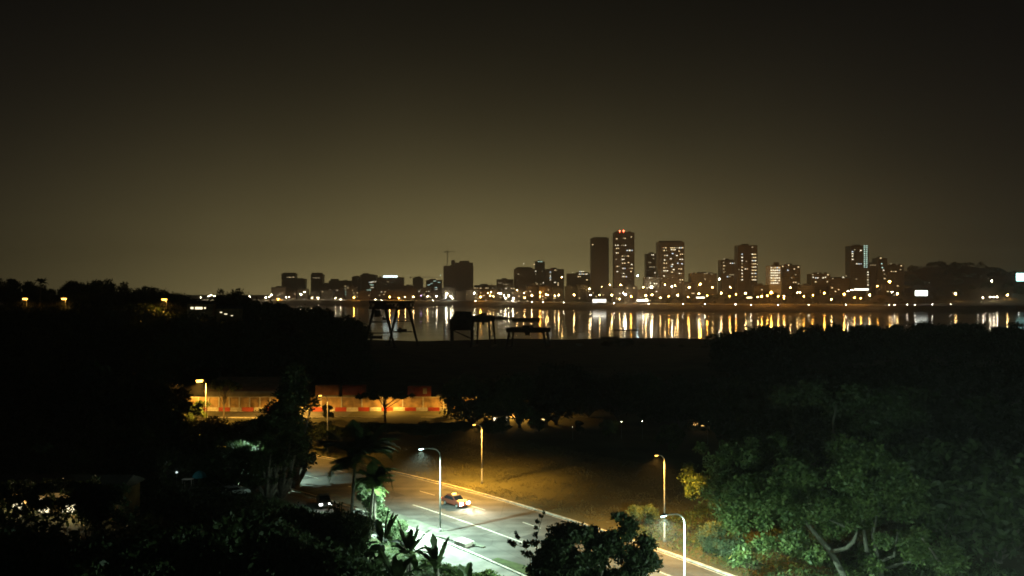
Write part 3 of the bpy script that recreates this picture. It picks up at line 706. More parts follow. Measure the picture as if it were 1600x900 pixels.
# ------------------------------------------------------------------ street lamps of the near road
def lamp_parts(root, arm, H, head_len, lens, band=False, curve=1.4, arm_rise=0.25):
    """arm: horizontal reach along local +X"""
    mb = MB(); pts = [(0, 0, 0.3)]; rad = [0.105]
    zs = H - curve
    pts.append((0, 0, zs * .5)); rad.append(.09)
    pts.append((0, 0, zs)); rad.append(.075)
    for a in (20, 40, 60, 78):
        pts.append((curve * (1 - math.cos(R(a))), 0, zs + curve * math.sin(R(a)) * (1 - .12))); rad.append(.062)
    pts.append((arm - head_len * .6, 0, H - 0.06)); rad.append(.045)
    mb.tube(pts, rad, 10); mb.build('pole', m_steel, root, smooth=True)
    mb = MB(); mb.lathe([(0.17, -0.3), (0.17, 0.35), (0.13, 0.42), (0.11, 0.5)], 12); mb.build('base', m_steel, root, smooth=True)
    mb = MB(); hx0 = arm - head_len * .7
    prof = [(0, .05, .04), (.15, .10, .07), (.45, .17, .10), (.8, .15, .08), (1, .05, .03)]
    v = []; f = []
    for t_, w, h in prof:
        x = hx0 + head_len * t_; v += [(x, -w, H - .02), (x, -w * .6, H + h), (x, w * .6, H + h), (x, w, H - .02)]
    for i in range(len(prof) - 1):
        k_ = 4 * i
        for a in range(4): f.append((k_ + a, k_ + (a + 1) % 4, k_ + 4 + (a + 1) % 4, k_ + 4 + a))
    f += [(0, 1, 2, 3), (16, 19, 18, 17)]
    mb.poly(v, f); mb.build('lamp_head', m_black if not band else m_steel, root)
    dz = .13 if head_len < 1.5 else .55  # long heads get a deeper lens, its size standing in for lamp flare
    mb = MB(); mb.poly([(hx0 + head_len * .25, -.11, H - .03), (hx0 + head_len * .88, -.10, H - .03), (hx0 + head_len * .88, .10, H - .03), (hx0 + head_len * .25, .11, H - .03),
                        (hx0 + head_len * .3, -.07, H - dz), (hx0 + head_len * .8, -.07, H - dz), (hx0 + head_len * .8, .07, H - dz), (hx0 + head_len * .3, .07, H - dz)],
                       [(0, 1, 5, 4), (1, 2, 6, 5), (2, 3, 7, 6), (3, 0, 4, 7), (4, 5, 6, 7)])
    mb.build('lens', lens, root)
    if band:
        mb = MB(); mb.tube([(0, 0, .5), (0, 0, 2.3)], .112, 10); mb.build('painted_band', m_polewhite, root)
    return hx0 + head_len * .55
COOLW, SODW = 52000, 9000
def cool_lamp(u, off, label, e=1.0, cone=138):
    X, Y = road(u, off); z = 0.1
    root = empty('street_lamp', (X, Y, z), math.atan2(-0.62, -0.78)); tag(root, label, 'street lamp', 'cool white street lamps on the near side of the road')
    lx = lamp_parts(root, 2.95, 10.7, 0.95, e_coollens)
    L = bpy.data.lights.new('cool_light', 'SPOT' if cone else 'POINT'); L.energy = COOLW * e; L.color = COOL; L.shadow_soft_size = 0.1
    if cone: L.spot_size = R(cone); L.spot_blend = 0.5 if cone != 122 else 1.0
    lo = bpy.data.objects.new('cool_light', L); col.objects.link(lo); lo.parent = root; lo.location = (lx, 0, 10.38)
def sodium_lamp(X, Y, rz, label, e=1.0, z=None, H=10.5, arm=1.7, band=True, size=.7, cone=152):
    z = ground(X, Y) if z is None else z
    root = empty('street_lamp', (X, Y, z), rz); tag(root, label, 'street lamp', 'orange sodium street lamps')
    lx = lamp_parts(root, arm, H, size, e_sodlens, band, 1.1)
    L = bpy.data.lights.new('sodium_light', 'SPOT'); L.energy = SODW * e; L.color = SODIUM; L.shadow_soft_size = 0.15
    L.spot_size = R(cone); L.spot_blend = 0.6
    lo = bpy.data.objects.new('sodium_light', L); col.objects.link(lo); lo.parent = root; lo.location = (lx, 0, H - (.35 if size < 1.5 else .72))
cool_lamp(-78.1, 15.9, 'tall gooseneck street lamp with a bluish light beside the moving car')
cool_lamp(-40.5, 14.3, 'gooseneck street lamp glowing bluish in front of the green lit tree', 1.45, 174)
cool_lamp(-116, 15.6, 'gooseneck street lamp hidden behind the tall column tree', .55, 122)
cool_lamp(-3, 15.0, 'gooseneck street lamp past the green lit tree', .65, 0)
rz = math.atan2(-0.69, -0.72)
def on_road(u, off): return road(u, off)
a_ = W(753, 755, 125); sodium_lamp(a_.x, 125, rz, 'orange street lamp with a white banded pole in the brown field', 3.2, 0, 9.4)
a_ = W(1038, 845, 96); sodium_lamp(a_.x, 96, rz, 'orange street lamp with a white banded pole beside the green tree', 2.4, 0, 10.6)
a_ = W(512, 700, 148); sodium_lamp(a_.x, 148, rz, 'orange street lamp right of the column tree', 1.0, 0, 10.9, size=1.0, cone=130)
a_ = W(322, 700, 170); sodium_lamp(a_.x, 170, rz, 'bright orange street lamp above the pilastered cream wall', 8.0, 0, 11.3, size=2.3, cone=165)
for px, Y, e, H, lb in [(272, 196, 1.3, 7.0, 'added orange lamp lighting the wall, screened by the black tree left of it'), (458, 193, 1.3, 7.0, 'added orange lamp lighting the wall, hidden behind the column tree'), (604, 197, 0.6, 4.8, 'added orange lamp lighting the side road behind the umbrella tree'), (722, 197, 1.2, 7.0, 'orange street lamp of the side road screened by the first black tree'), (806, 192, 1.2, 6.0, 'orange street lamp of the side road screened by the third black tree')]:
    sodium_lamp(WX(px, Y), Y, math.pi / 2, lb, e * 1.3, 0, H, band=False, cone=172)  # lamps behind left, column and umbrella trees are added to light the wall
for px, py, Y, lb in [(42, 466, 318, 'leftmost orange lamp glowing between the hill crest trees'), (103, 466, 316, 'second orange lamp from the left between the hill crest trees'), (260, 467, 300, 'orange lamp glowing alone on the dark hill left of the white house lights')]:
    X = WX(px, Y); z = ground(X, Y); H = CAMZ - (py - HOR) / F * Y - z
    sodium_lamp(X, Y, math.pi, lb, 1.3, z, max(H, 3), arm=1.2, band=False, size=3.2, cone=175)

# ------------------------------------------------------------------ cars
def car_parts(root, body_mat, head=e_head, tail=e_tail, taxi=False, far=False):
    # side profile (x forward), half width
    prof = [(-2.1, .35), (-2.15, .70), (-2.05, .92), (-1.75, .98), (-1.25, 1.40), (-.5, 1.47), (.25, 1.42), (.95, .98), (1.75, .86), (2.08, .66), (2.12, .35)]
    v = []; f = []; W_ = .84
    n = len(prof)
    for s in (-1, -.86, .86, 1):
        for x, z in prof:
            nar = 0.16 * max(0, (z - .95) / .5)
            zz = z if abs(s) < .9 else .35 + (z - .35) * .93
            v.append((x, s * W_ - math.copysign(nar, s), zz))
    for r in range(3):
        for i in range(n - 1): f.append((r*n+i, (r+1)*n+i, (r+1)*n+i+1, r*n+i+1))
    f.append(tuple(range(n))); f.append(tuple(3*n + i for i in range(n))[::-1])
    f += [(0, n, n + n - 1, n - 1), (n, 2*n, 3*n-1, 2*n-1), (2*n, 3*n, 4*n-1, 3*n-1)]
    MB().poly(v, f).build('body', body_mat, root)
    MB().poly([(.32, -.60, 1.395), (.93, -.66, .985), (.93, .66, .985), (.32, .60, 1.395), (.34, -.60, 1.415), (.95, -.66, 1.005), (.95, .66, 1.005), (.34, .60, 1.415)],
              [(4, 5, 6, 7), (0, 1, 5, 4), (1, 2, 6, 5), (2, 3, 7, 6), (3, 0, 4, 7)]).build('windscreen', m_glass, root)
    MB().poly([(-1.30, -.58, 1.38), (-1.74, -.64, 1.0), (-1.74, .64, 1.0), (-1.30, .58, 1.38), (-1.32, -.58, 1.40), (-1.77, -.64, 1.01), (-1.77, .64, 1.01), (-1.32, .58, 1.40)],
              [(4, 7, 6, 5), (0, 4, 5, 1), (1, 5, 6, 2), (2, 6, 7, 3), (3, 7, 4, 0)]).build('rear_window', m_glass, root)
    for s in (-1, 1):
        MB().poly([(-1.45, s * .845, .97), (.75, s * .845, .97), (.2, s * .715, 1.34), (-1.2, s * .715, 1.34)], [(0, 1, 2, 3)]).build('side_window', m_glass, root)
        for x in (-1.3, 1.3):
            mb = MB(); v = [(x, s * .72, .31), (x, s * .87, .31)]; mb.tube(v, .31, 14); w = mb.build('wheel', m_rubber, root)
            mb = MB(); mb.tube([(x, s * .865, .31), (x, s * .885, .31)], .19, 10); mb.build('rim', m_steel, w)
        MB().box(2.02, 2.17, s * .62 - .21, s * .62 + .21, .54, .78).build('headlight', head, root)
        MB().box(-2.19, -2.08, s * .66 - .13, s * .66 + .13, .68, .86).build('tail_light', tail, root)
    if taxi: MB().box(-.45, -.15, -.28, .28, 1.47, 1.66).build('roof_sign', e_amber, root)
m_carorange = mat('orange_car_paint', (0.15, 0.04, 0.025), 0.35, scale=1, var=0.1)
m_carwhite = mat('white_car_paint', (0.62, 0.62, 0.60), 0.35, scale=1, var=0.1)
m_cardark = mat('dark_car_paint', (0.05, 0.045, 0.045), 0.35, scale=1, var=0.1)
m_cargrey = mat('grey_car_paint', (0.25, 0.24, 0.24), 0.35, scale=1, var=0.1)
P0 = road(-86.6, 6.6); P1 = road(-80, 6.7)
car = empty('car', (P0[0], P0[1], 0.03), math.atan2(P1[1] - P0[1], P1[0] - P0[0]))
tag(car, 'car with glaring headlights driving along the lamp lit road', 'car'); car_parts(car, m_carorange, taxi=True)
for s in (-1, 1):
    L = bpy.data.lights.new('beam', 'SPOT'); L.energy = 4000; L.color = (1, .84, .62); L.spot_size = R(52); L.spot_blend = .8; L.shadow_soft_size = .08
    lo = bpy.data.objects.new('beam', L); col.objects.link(lo); lo.parent = car; lo.location = (2.25, s * .62, .66); lo.rotation_euler = (R(87.5), 0, R(-90))
pk = road(-99, 19.8)
parked = empty('parked_car', (pk[0], pk[1], 0.13), math.atan2(-pk[1], -pk[0]) + .1)
tag(parked, 'dark parked car with two small white lights under the palm', 'car')
car_parts(parked, m_cardark, head=emat('parked_light_glass', (1, .97, .9), 9, False))
for px, Y, mt_, lb, rz_ in [(338, 117, m_cargrey, 'pale parked car just beyond the teal parasol', .4), (366, 114, m_carwhite, 'pale parked car furthest from the teal parasol', .7)]:
    X = WX(px, Y); o = empty('parked_car', (X, Y, ground(X, Y) + .05), rz_); tag(o, lb, 'car'); car_parts(o, mt_, head=m_glass, tail=m_red)

# far shore cars: body and lamps only
fm = MB().box(-2.1, 2.1, -.85, .85, .3, .95); fm.poly([(-1.8, -.8, .95), (1.2, -.8, .95), (.4, -.7, 1.5), (-1.2, -.7, 1.5), (-1.8, .8, .95), (1.2, .8, .95), (.4, .7, 1.5), (-1.2, .7, 1.5)], [(0, 1, 2, 3), (4, 7, 6, 5), (1, 5, 6, 2), (3, 2, 6, 7), (0, 3, 7, 4)])
fbody = fm.mesh('body', m_cargrey); fhead = MB().box(2.0, 2.2, -.8, .8, .55, .95).poly([(1.6, -.87, .55), (2.2, -.87, .55), (2.2, -.87, .95), (1.6, -.87, .95)], [(0, 1, 2, 3)]).mesh('headlight', e_headfar)
for k, px in enumerate([596, 676, 742, 830, 848, 880, 958, 1012, 1066, 1100, 1148, 1172, 1214, 1262, 1320, 1388, 1396, 1416, 1428, 1455, 1484, 1526, 1538, 1556, 1590]):
    d = 40 + (k % 3) * 4; Y = Ysh(px) + d; o = empty('distant_car', (WX(px, Y), Y, farz(px, d) + .35), R(-25 + 180 * (k % 2) * 0))
    o.rotation_euler[2] = R(-50); tag(o, '%s car from the left with lit headlights on the far shore road' % ORD[k], 'car', 'cars on the far shore road')
    link('body', fbody, o); link('headlight', fhead, o)

# ------------------------------------------------------------------ wall, barriers, containers
wl = empty('boundary_wall', (0, 204, 0)); tag(wl, 'long cream boundary wall with pilasters under orange light', 'wall')
x0, x1 = WX(278, 204), WX(860, 204)
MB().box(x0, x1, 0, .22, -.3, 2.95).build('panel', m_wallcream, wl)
MB().box(x0, x1, -.05, .27, 2.95, 3.08).build('coping', m_kerb, wl)
x = x0
while x < x1 - 1:
    MB().box(x, x + .3, -.16, -.002, -.3, 2.94).build('pilaster', m_kerb, wl); x += 2.6 if x < WX(430, 204) else 5.2
br = MB(); br.poly([(-1.4, -.28, 0), (1.4, -.28, 0), (1.4, .28, 0), (-1.4, .28, 0), (-1.4, -.22, .3), (1.4, -.22, .3), (1.4, .22, .3), (-1.4, .22, .3), (-1.38, -.1, .95), (1.38, -.1, .95), (1.38, .1, .95), (-1.38, .1, .95)],
        [(0, 1, 5, 4), (1, 2, 6, 5), (2, 3, 7, 6), (3, 0, 4, 7), (4, 5, 9, 8), (5, 6, 10, 9), (6, 7, 11, 10), (7, 4, 8, 11), (8, 9, 10, 11)])
bm_r, bm_w = br.mesh('road_barrier', m_red), br.mesh('road_barrier', m_whiteplast)
k = [0, 0]; x = WX(296, 199.6); i = 0
while x < WX(712, 200):
    w = i % 2 == 0
    o = link('road_barrier', bm_w if w else bm_r, None, (x + rnd.uniform(-.08, .08), 199.9 + rnd.uniform(-.12, .12), 0.03)); o.rotation_euler[2] = rnd.uniform(-.03, .03); tag(o, '%s %s road barrier from the left in front of the cream wall' % (ORD[k[w]], 'white' if w else 'red'), 'road barrier', 'red and white barriers along the cream wall')
    k[w] += 1; x += 2.9; i += 1
wh = empty('warehouse', (WX(392, 213), 213, 0)); tag(wh, 'low warehouse with a sloping roof behind the pilastered end of the cream wall', 'warehouse')
MB().box(-12, 12, 0, 12, -.3, 3.4).build('wall', m_conc, wh)
mb = MB()
for i in range(50):
    xa = -12.6 + i * .504; mb.poly([(xa, -.8, 3.45), (xa + .25, -.8, 3.55), (xa + .504, -.8, 3.45), (xa + 1.8 * .0 + .0, 11, 6.0), (xa + .25, 11, 6.1), (xa + .504, 11, 6.0)], [(0, 1, 4, 3), (1, 2, 5, 4)])
mb.build('roof', mat('rusty_roof_sheet', (0.42, 0.27, 0.16), 0.8, scale=.5, var=.5), wh)
def container(px, Y, z, m, label, L=6.1):
    root = empty('shipping_container', (WX(px, Y), Y, z)); tag(root, label, 'shipping container', 'containers stacked behind the cream wall')
    mb = MB(); n = 40; v = []; f = []
    for i in range(n + 1):
        xx = -L / 2 + .1 + (L - .2) * i / n; yy = 0.0 if (i // 2) % 2 else .05
        v += [(xx, yy, .15), (xx, yy, 2.45)]
    for i in range(n): f.append((2*i, 2*i+2, 2*i+3, 2*i+1))
    mb.poly(v, f); mb.box(-L/2 + .1, L/2 - .1, .06, 2.4, .1, 2.5); mb.build('side_panel', m, root)
    mb = MB()
    for xx in (-L/2, L/2 - .12):
        mb.box(xx, xx + .12, -.02, .12, 0, 2.6)
    mb.box(-L/2 + .12, L/2 - .12, -.02, .1, 0, .14); mb.box(-L/2 + .12, L/2 - .12, -.02, .1, 2.46, 2.6); mb.build('frame', m, root)
    return root
for px, z, m, lb in [(511, 0, m_contgrey, 'grey container at the bottom of the leftmost stack'), (511, 2.62, m_contorange, 'orange container on top of the leftmost stack'), (553, 0, m_contgrey, 'grey container below the rusty red one'), (553, 2.62, m_contred, 'rusty red container left of the umbrella tree'),
                     (655, 0, m_contorange, 'orange container at the bottom of the stack right of the umbrella tree'), (655, 2.62, m_contred, 'tall stacked red container with a white door plate'), (700, 0, m_contgrey, 'single grey container at the wall end')]:
    c_ = container(px, 211 if px != 655 else 209, z, m, lb)
    if 'plate' in lb: MB().box(1.0, 2.0, -.05, -.025, .6, 2.1).build('plate', m_whiteplast, c_)

# small lit hut at right beyond the field
def hut(px, y0, Y, label, w, h, windows, name='guard_hut', wallm=m_wallcream, e=e_housewin, cat='hut'):
    X = WX(px, Y); z = ground(X, Y); root = empty(name, (X, Y, z)); tag(root, label, cat)
    MB().box(-w/2, w/2, 0, 3.5, -.5, h).build('wall', wallm, root)
    MB().poly([(-w/2 - .4, -.5, h), (w/2 + .4, -.5, h), (w/2 + .4, 4, h), (-w/2 - .4, 4, h), (-w/2 - .4, 1.75, h + .9), (w/2 + .4, 1.75, h + .9)], [(0, 1, 5, 4), (2, 3, 4, 5), (0, 4, 3), (1, 2, 5), (0, 3, 2, 1)]).build('roof', m_roof, root)
    for (a, b, c0, c1) in windows:
        wn = MB().box(a, b, -.05, -.01, c0, c1).build('window', e, root)
        MB().box(a - .08, b + .08, -.035, -.004, c0 - .1, c0 - .01).build('sill', m_kerb, wn)
    return root
hut(1098, 668, 172, 'small hut with glowing orange windows beyond the brown field', 5, 2.6, [(-2.0, -.9, 1.0, 1.8), (-.8, .3, 1.0, 1.7), (1.2, 1.9, .8, 1.3)], e=emat('orange_window_glow', (1, .55, .16), 1.6, False))
hut(842, 640, 176, 'low hut with one warm window between the black trees', 4, 2.4, [(-1.2, 1.2, 1.2, 1.9)], e=emat('yellow_window_glow', (1, .66, .25), 3, False))
hut(782, 636, 178, 'low hut with a white window between the first black trees', 4, 2.4, [(-1.5, -.6, 1.3, 1.9), (.4, 1.5, 1.2, 2.0)], e=emat('pale_window_glow', (1, .80, .5), 3, False))
# hill houses on the left crest
hut(312, 481, 285, 'white lit house on the dark hill right of the lone orange lamp', 9, 4, [(-3.2, -2.2, 2.2, 2.9), (-1.6, 1.0, 2.1, 2.9), (1.6, 2.2, 2.3, 2.8)], name='hill_house', cat='house').location.z = W(312, 481, 285).z - 2.6
hut(356, 490, 280, 'low house with three small slanting lights on the dark hill', 8, 4, [(-2.7, -2.0, 2.6, 2.9), (-1.2, -.2, 2.0, 2.3), (1.1, 1.8, 1.5, 1.7)], name='hill_house', cat='house').location.z = W(356, 490, 280).z - 2.3
# bottom-left house behind foliage
hz = empty('garden_house', (WX(88, 84), 84, W(88, 812, 84).z)); tag(hz, 'house with a brightly lit wall seen through leaves below the near grove', 'house')
MB().box(-6.5, 6.5, 0, 5, -3, 3.0).build('wall', m_wallcream, hz)
MB().poly([(-7, -.7, 3), (7, -.7, 3), (7, 5.5, 3), (-7, 5.5, 3), (-7, 2.4, 4.2), (7, 2.4, 4.2)], [(0, 1, 5, 4), (2, 3, 4, 5), (0, 4, 3), (1, 2, 5), (0, 3, 2, 1)]).build('roof', m_roof, hz)
for a in (-5, -2.2, .6, 3.6):
    w_ = MB().box(a, a + 1.5, -.06, -.01, .8, 2.2).build('window', e_housewin, hz)
    MB().box(a - .1, a + 1.6, -.09, -.065, .72, .79).build('sill', m_kerb, w_)
for a in (-3.2, 2.6):
    w_ = MB().lathe([(.05, 2.55), (.14, 2.5), (.14, 2.35), (.05, 2.3)], 10, (a, -.25)).build('wall_lamp', e_lamp['y'], hz)
    L = bpy.data.lights.new('wall_light', 'POINT'); L.energy = 300; L.color = (1, .86, .5); L.shadow_soft_size = .1
    lo = bpy.data.objects.new('wall_light', L); col.objects.link(lo); lo.parent = hz; lo.location = (a, -.9, 2.3)
cl = []
for i in range(52): cl.append((-4 + i * 3.9 + rr.uniform(-6, 6), 790 + rr.uniform(-26, 22), 79 + rr.uniform(-1.5, 1.5), rr.uniform(.45, .8)))
for i in range(40): cl.append((-10 + i * 5.2 + rr.uniform(-6, 6), 758 + rr.uniform(-8, 8) + (6 if i % 5 else 22), 79 + rr.uniform(-1.5, 1.5), rr.uniform(.5, .8)))
hero('garden_hedge', 'leafy garden hedge screening the lit house wall', 90, 79, cl, 16000, 0.24, m_leaf, [[(90, 850, 79, .1), (92, 800, 79, .05)], [(40, 850, 79, .1), (42, 800, 79, .05)], [(150, 850, 79, .1), (148, 795, 79, .05)]], 41, m_bark, cat='hedge')

# parasol in the yard
X, Y = WX(312, 112), 112; z = ground(X, Y)
ps = empty('parasol', (X, Y, z)); tag(ps, 'teal garden parasol glowing dimly in the dark yard', 'parasol')
zt = W(312, 735, 112).z - z
MB().tube([(0, 0, 0), (0, 0, zt)], .03, 8).build('pole', m_steel, ps)
mb = MB(); mb.lathe([(1.02, zt - .9), (.8, zt - .45), (.45, zt - .15), (.04, zt + .02)], 8); mb.build('canopy', m_teal, ps)
tb = empty('garden_table', (X - 1.1, Y - 1.2, W(298, 748, 110.8).z - .72)); tag(tb, 'white garden table beside the teal parasol', 'table')
MB().box(-.7, .7, -.45, .45, .68, .74).build('tabletop', m_whiteplast, tb)
for sx_ in (-1, 1):
    for sy_ in (-1, 1): MB().box(sx_ * .62 - .03, sx_ * .62 + .03, sy_ * .38 - .03, sy_ * .38 + .03, -.6, .68).build('leg', m_whiteplast, tb)
gl = empty('garden_lamp', (X - 1.5, Y - 4, ground(X - 1.5, Y - 4) + .4)); tag(gl, 'small dim lamp added to light the teal parasol', 'lamp')
MB().tube([(0, 0, -.8), (0, 0, 2.6)], .04, 8).build('pole', m_steel, gl)
MB().lathe([(.05, 2.6), (.14, 2.62), (.14, 2.8), (.05, 2.84)], 10).build('lens', emat('dim_lens', (.8, 1, .95), 1.0, False), gl)
L = bpy.data.lights.new('parasol_fill_light', 'POINT'); L.energy = 25; L.color = (.85, 1, .95); lo = bpy.data.objects.new('parasol_fill_light', L); col.objects.link(lo); lo.parent = gl; lo.location = (.0, 0.3, 2.9)  # small lamp and its light added here to brighten the parasol

# ------------------------------------------------------------------ gantry cranes and boats
def gantry(px0, px1, ytop, ybeam, Y, depth, label, rail=True, rz=0.0, cabin=False, zb=None, split=0.12):
    xc = WX((px0 + px1) / 2, Y); z0 = ground(xc, Y) if zb is None else zb; w = (px1 - px0) / F * Y
    zt = CAMZ - (ytop - HOR) / F * Y - z0; zbm = CAMZ - (ybeam - HOR) / F * Y - z0
    root = empty('gantry_crane', (xc, Y, z0), rz); tag(root, label, 'gantry crane')
    h = w / 2; d = depth / 2
    for sy in (-1, 1):
        mb = MB(); y = sy * d
        mb.box(-h, h, y - .5, y + .5, zbm, zbm + .7); mb.box(-h, h, y - .5, y + .5, zt - 1.6, zt - 1.0)
        n = 9
        for i in range(n):
            xa = -h + w * i / n; xb = -h + w * (i + 1) / n
            mb.bar((xa, y, zbm + .4), (xb, y, zt - 1.3), .5); mb.bar((xb, y, zbm + .4), (xb, y, zt - 1.3), .4)
        if not rail: mb.box(-h, h, y - .45, y + .45, zbm + .3, zt - 1.2)
        g = mb.build('girder', m_dsteel, root)
        if rail:
            mb = MB()
            for i in range(15): mb.bar((-h + w * i / 14, y, zt - 1.1), (-h + w * i / 14, y, zt), .18)
            mb.bar((-h, y, zt), (h, y, zt), .22); mb.build('railing', m_dsteel, g)
    for sx_ in (-1, 1):
        for sy in (-1, 1):
            mb = MB(); xa = sx_ * h * .93; xb = sx_ * h * .80 if sy > 0 else sx_ * h * 1.06
            mb.tube([(xa * .9, sy * d, zbm + .2), (xa * (1 + split), sy * (d + 1.6), 0)], [.62, .42], 6)
            mb.build('leg', m_dsteel, root)
        mb = MB(); q = .45
        zq = zbm * q; xq = sx_ * h * .93 * (.9 + (split + .1) * (1 - q))
        mb.bar((xq, -d - .9, zq), (xq, d + .9, zq), .5)
        mb.bar((sx_ * h * .9, -d, zbm), (xq, d + .9, zq), .35); mb.bar((sx_ * h * .9, d, zbm), (xq, -d - .9, zq), .35)
        mb.box(sx_ * h * 1.04 - .6, sx_ * h * 1.04 + .6, -d - 2.2, d + 2.2, -.2, .9)
        mb.build('brace', m_dsteel, root)
    mb = MB(); mb.box(-h * .2, h * .15, -d, d, zt - 1.0, zt + .2 if not rail else zt - .3); mb.box(-h * .15, h * .1, -1, 1, zbm - 1.6, zbm); mb.build('trolley', m_dsteel, root)
    if cabin: MB().box(h * .5, h * .95, -1.5, 1.5, zbm - 3, zbm - .1).build('cabin', m_dsteel, root)
gc = empty('gantry_crane', (WX(612, 400), 400, ground(WX(612, 400), 400))); tag(gc, 'large gantry crane with a railed top standing against the water', 'gantry crane')
def gl_(px, py, Y): return tuple(W(px, py, Y) - gc.location)
for (pt, Y_) in ((593, 392), (630, 408)):
    for sgn in (-1, 1):
        top = Vector(gl_(pt + sgn * 9, 482, Y_)); foot = Vector((top.x + sgn * 4.6, top.y, 0)); 
        MB().tube([top, top.lerp(foot, .5), foot], [.75, .62, .5], 6).build('leg', m_dsteel, gc)
        MB().box(foot.x - 1.2, foot.x + 1.2, foot.y - 1.6, foot.y + 1.6, -.2, .9).build('wheel_truck', m_dsteel, gc)
    tz = gl_(pt, 482, Y_); mb = MB()
    for q in (.34, .62):
        hw = 9 / F * Y_ + 4.6 * q; zz = tz[2] * (1 - q)
        mb.bar((tz[0] - hw, tz[1], zz), (tz[0] + hw, tz[1], zz), .45)
    mb.bar((tz[0] - 9 / F * Y_, tz[1], tz[2]), (tz[0] + 9 / F * Y_ + 1.6, tz[1], tz[2] * .66), .35); mb.build('brace', m_dsteel, gc)
for Y_ in (391, 409):
    a, b = gl_(577, 483, Y_), gl_(648, 483, Y_); zt_ = gl_(577, 470.5, Y_)[2]; mb = MB()
    mb.box(a[0], b[0], a[1] - .4, a[1] + .4, a[2], a[2] + .9); mb.box(a[0], b[0], a[1] - .4, a[1] + .4, zt_ - .8, zt_); n = 12
    for i in range(n):
        xa = a[0] + (b[0] - a[0]) * i / n; xb = a[0] + (b[0] - a[0]) * (i + 1) / n
        mb.bar((xa, a[1], a[2] + .5), (xb, a[1], zt_ - .4), .5); mb.bar((xb, a[1], a[2] + .5), (xa, a[1], zt_ - .4), .4)
    gd = mb.build('girder', m_dsteel, gc); mb = MB()
    for i in range(19): xx = a[0] + (b[0] - a[0]) * i / 18; mb.bar((xx, a[1], zt_), (xx, a[1], zt_ + 1.1), .16)
    mb.bar((a[0], a[1], zt_ + 1.1), (b[0], a[1], zt_ + 1.1), .2); mb.build('railing', m_dsteel, gd)
a = gl_(585, 483, 391); b = gl_(640, 483, 409); MB().box(a[0], a[0] + 3, a[1], b[1], a[2] + 1, a[2] + 3).box(b[0] - 3, b[0], a[1], b[1], a[2] + 1, a[2] + 3).build('cross_beam', m_dsteel, gc)
a = gl_(603, 484, 400); MB().box(a[0] - 3, a[0] + 3, -7, 7, a[2] + .2, a[2] + 2.6).box(a[0] - .15, a[0] + .15, -.15, .15, a[2] - 4, a[2] + .2).box(a[0] - 1.6, a[0] + 1.6, -1, 1, a[2] - 5.2, a[2] - 4).build('trolley', m_dsteel, gc)
MB().box(gl_(586, 484, 398)[0], gl_(594, 484, 398)[0], -4, -1, gl_(590, 495, 398)[2], gl_(590, 485, 398)[2]).build('cabin', m_dsteel, gc)
gantry(741, 770, 490, 503, 430, 10, 'narrow gantry crane right of the dark loading hopper', rail=False, rz=-.2)
gantry(793, 858, 509, 519, 420, 9, 'low portal crane with thick legs nearest the water', rail=False, rz=-.25, split=.05)
hp = empty('loading_hopper', (WX(722, 445), 445, ground(WX(722, 445), 445))); tag(hp, 'dark loading hopper tower between the gantry cranes', 'hopper')
H_ = W(722, 487, 445).z - hp.location.z
MB().box(-6.5, 6.5, -4, 4, H_ * .45, H_ * .78).poly([(-6, -4, H_ * .78), (6, -4, H_ * .78), (6, 4, H_ * .78), (-6, 4, H_ * .78), (-3, -3, H_ + .4), (5, -3, H_), (5, 3, H_), (-3, 3, H_ + .4)], [(0, 1, 5, 4), (1, 2, 6, 5), (2, 3, 7, 6), (3, 0, 4, 7), (4, 5, 6, 7)]).build('bin', m_dsteel, hp)
for sx_ in (-1, 1):
    for sy_ in (-1, 1): MB().box(sx_ * 5.6 - .7, sx_ * 5.6 + .7, sy_ * 3.3 - .6, sy_ * 3.3 + .6, -.5, H_ * .45).build('leg', m_dsteel, hp)
MB().bar((-6.5, 0, H_ * .72), (-9.5, 0, H_ * .72), .4).bar((-6.5, 0, H_ * .5), (-8.5, 0, H_ * .5), .4).bar((5, 0, H_ * .2), (-5, 0, H_ * .44), .6).build('chute', m_dsteel, hp)
def boat(px, py, L, Wd, label, m=m_hull, rz=0, cab=True, kind='boat', H=1.2):
    Y = 35 * F / (py - HOR); root = empty(kind, (WX(px, Y), Y, -5.1), rz); tag(root, label, 'boat')
    v = []; f = []; st = [(-.5, .6, 1), (-.3, 1, .95), (.1, 1, .95), (.38, .62, 1.08), (.5, .06, 1.25)]
    for t_, w, h in st:
        x = L * t_; v += [(x, -Wd/2 * w * .7, 0), (x, -Wd/2 * w, H * h), (x, Wd/2 * w, H * h), (x, Wd/2 * w * .7, 0)]
    for i in range(4):
        for a in range(4): f.append((4*i+a, 4*i+(a+1) % 4, 4*i+4+(a+1) % 4, 4*i+4+a))
    f += [(0, 1, 2, 3), (16, 19, 18, 17)]
    MB().poly(v, f).build('hull', m, root)
    if cab: MB().box(-L * .3, -L * .02, -Wd * .3, Wd * .3, H * .9, H * 2.1).box(-L * .33, L * .01, -Wd * .36, Wd * .36, H * 2.1, H * 2.25).build('cabin', m, root)
boat(822, 500, 34, 9, 'long flat dark barge moored behind the low portal crane', H=2.6, cab=False, kind='barge')
boat(786, 497.5, 30, 7, 'pale long boat moored beside the dark barge', m_hullpale, H=1.6, kind='ferry')
boat(628, 516, 9, 3, 'small dark boat seen under the large gantry crane')
boat(978, 516, 22, 2, 'long thin canoe below the bright reflections', cab=False, kind='canoe', H=.8)
boat(953, 527, 14, 1.8, 'thin canoe close to the near bank trees', cab=False, kind='canoe', H=.8)
boat(587, 527, 10, 3, 'small dark boat against the bank left of the gantry legs', cab=False)

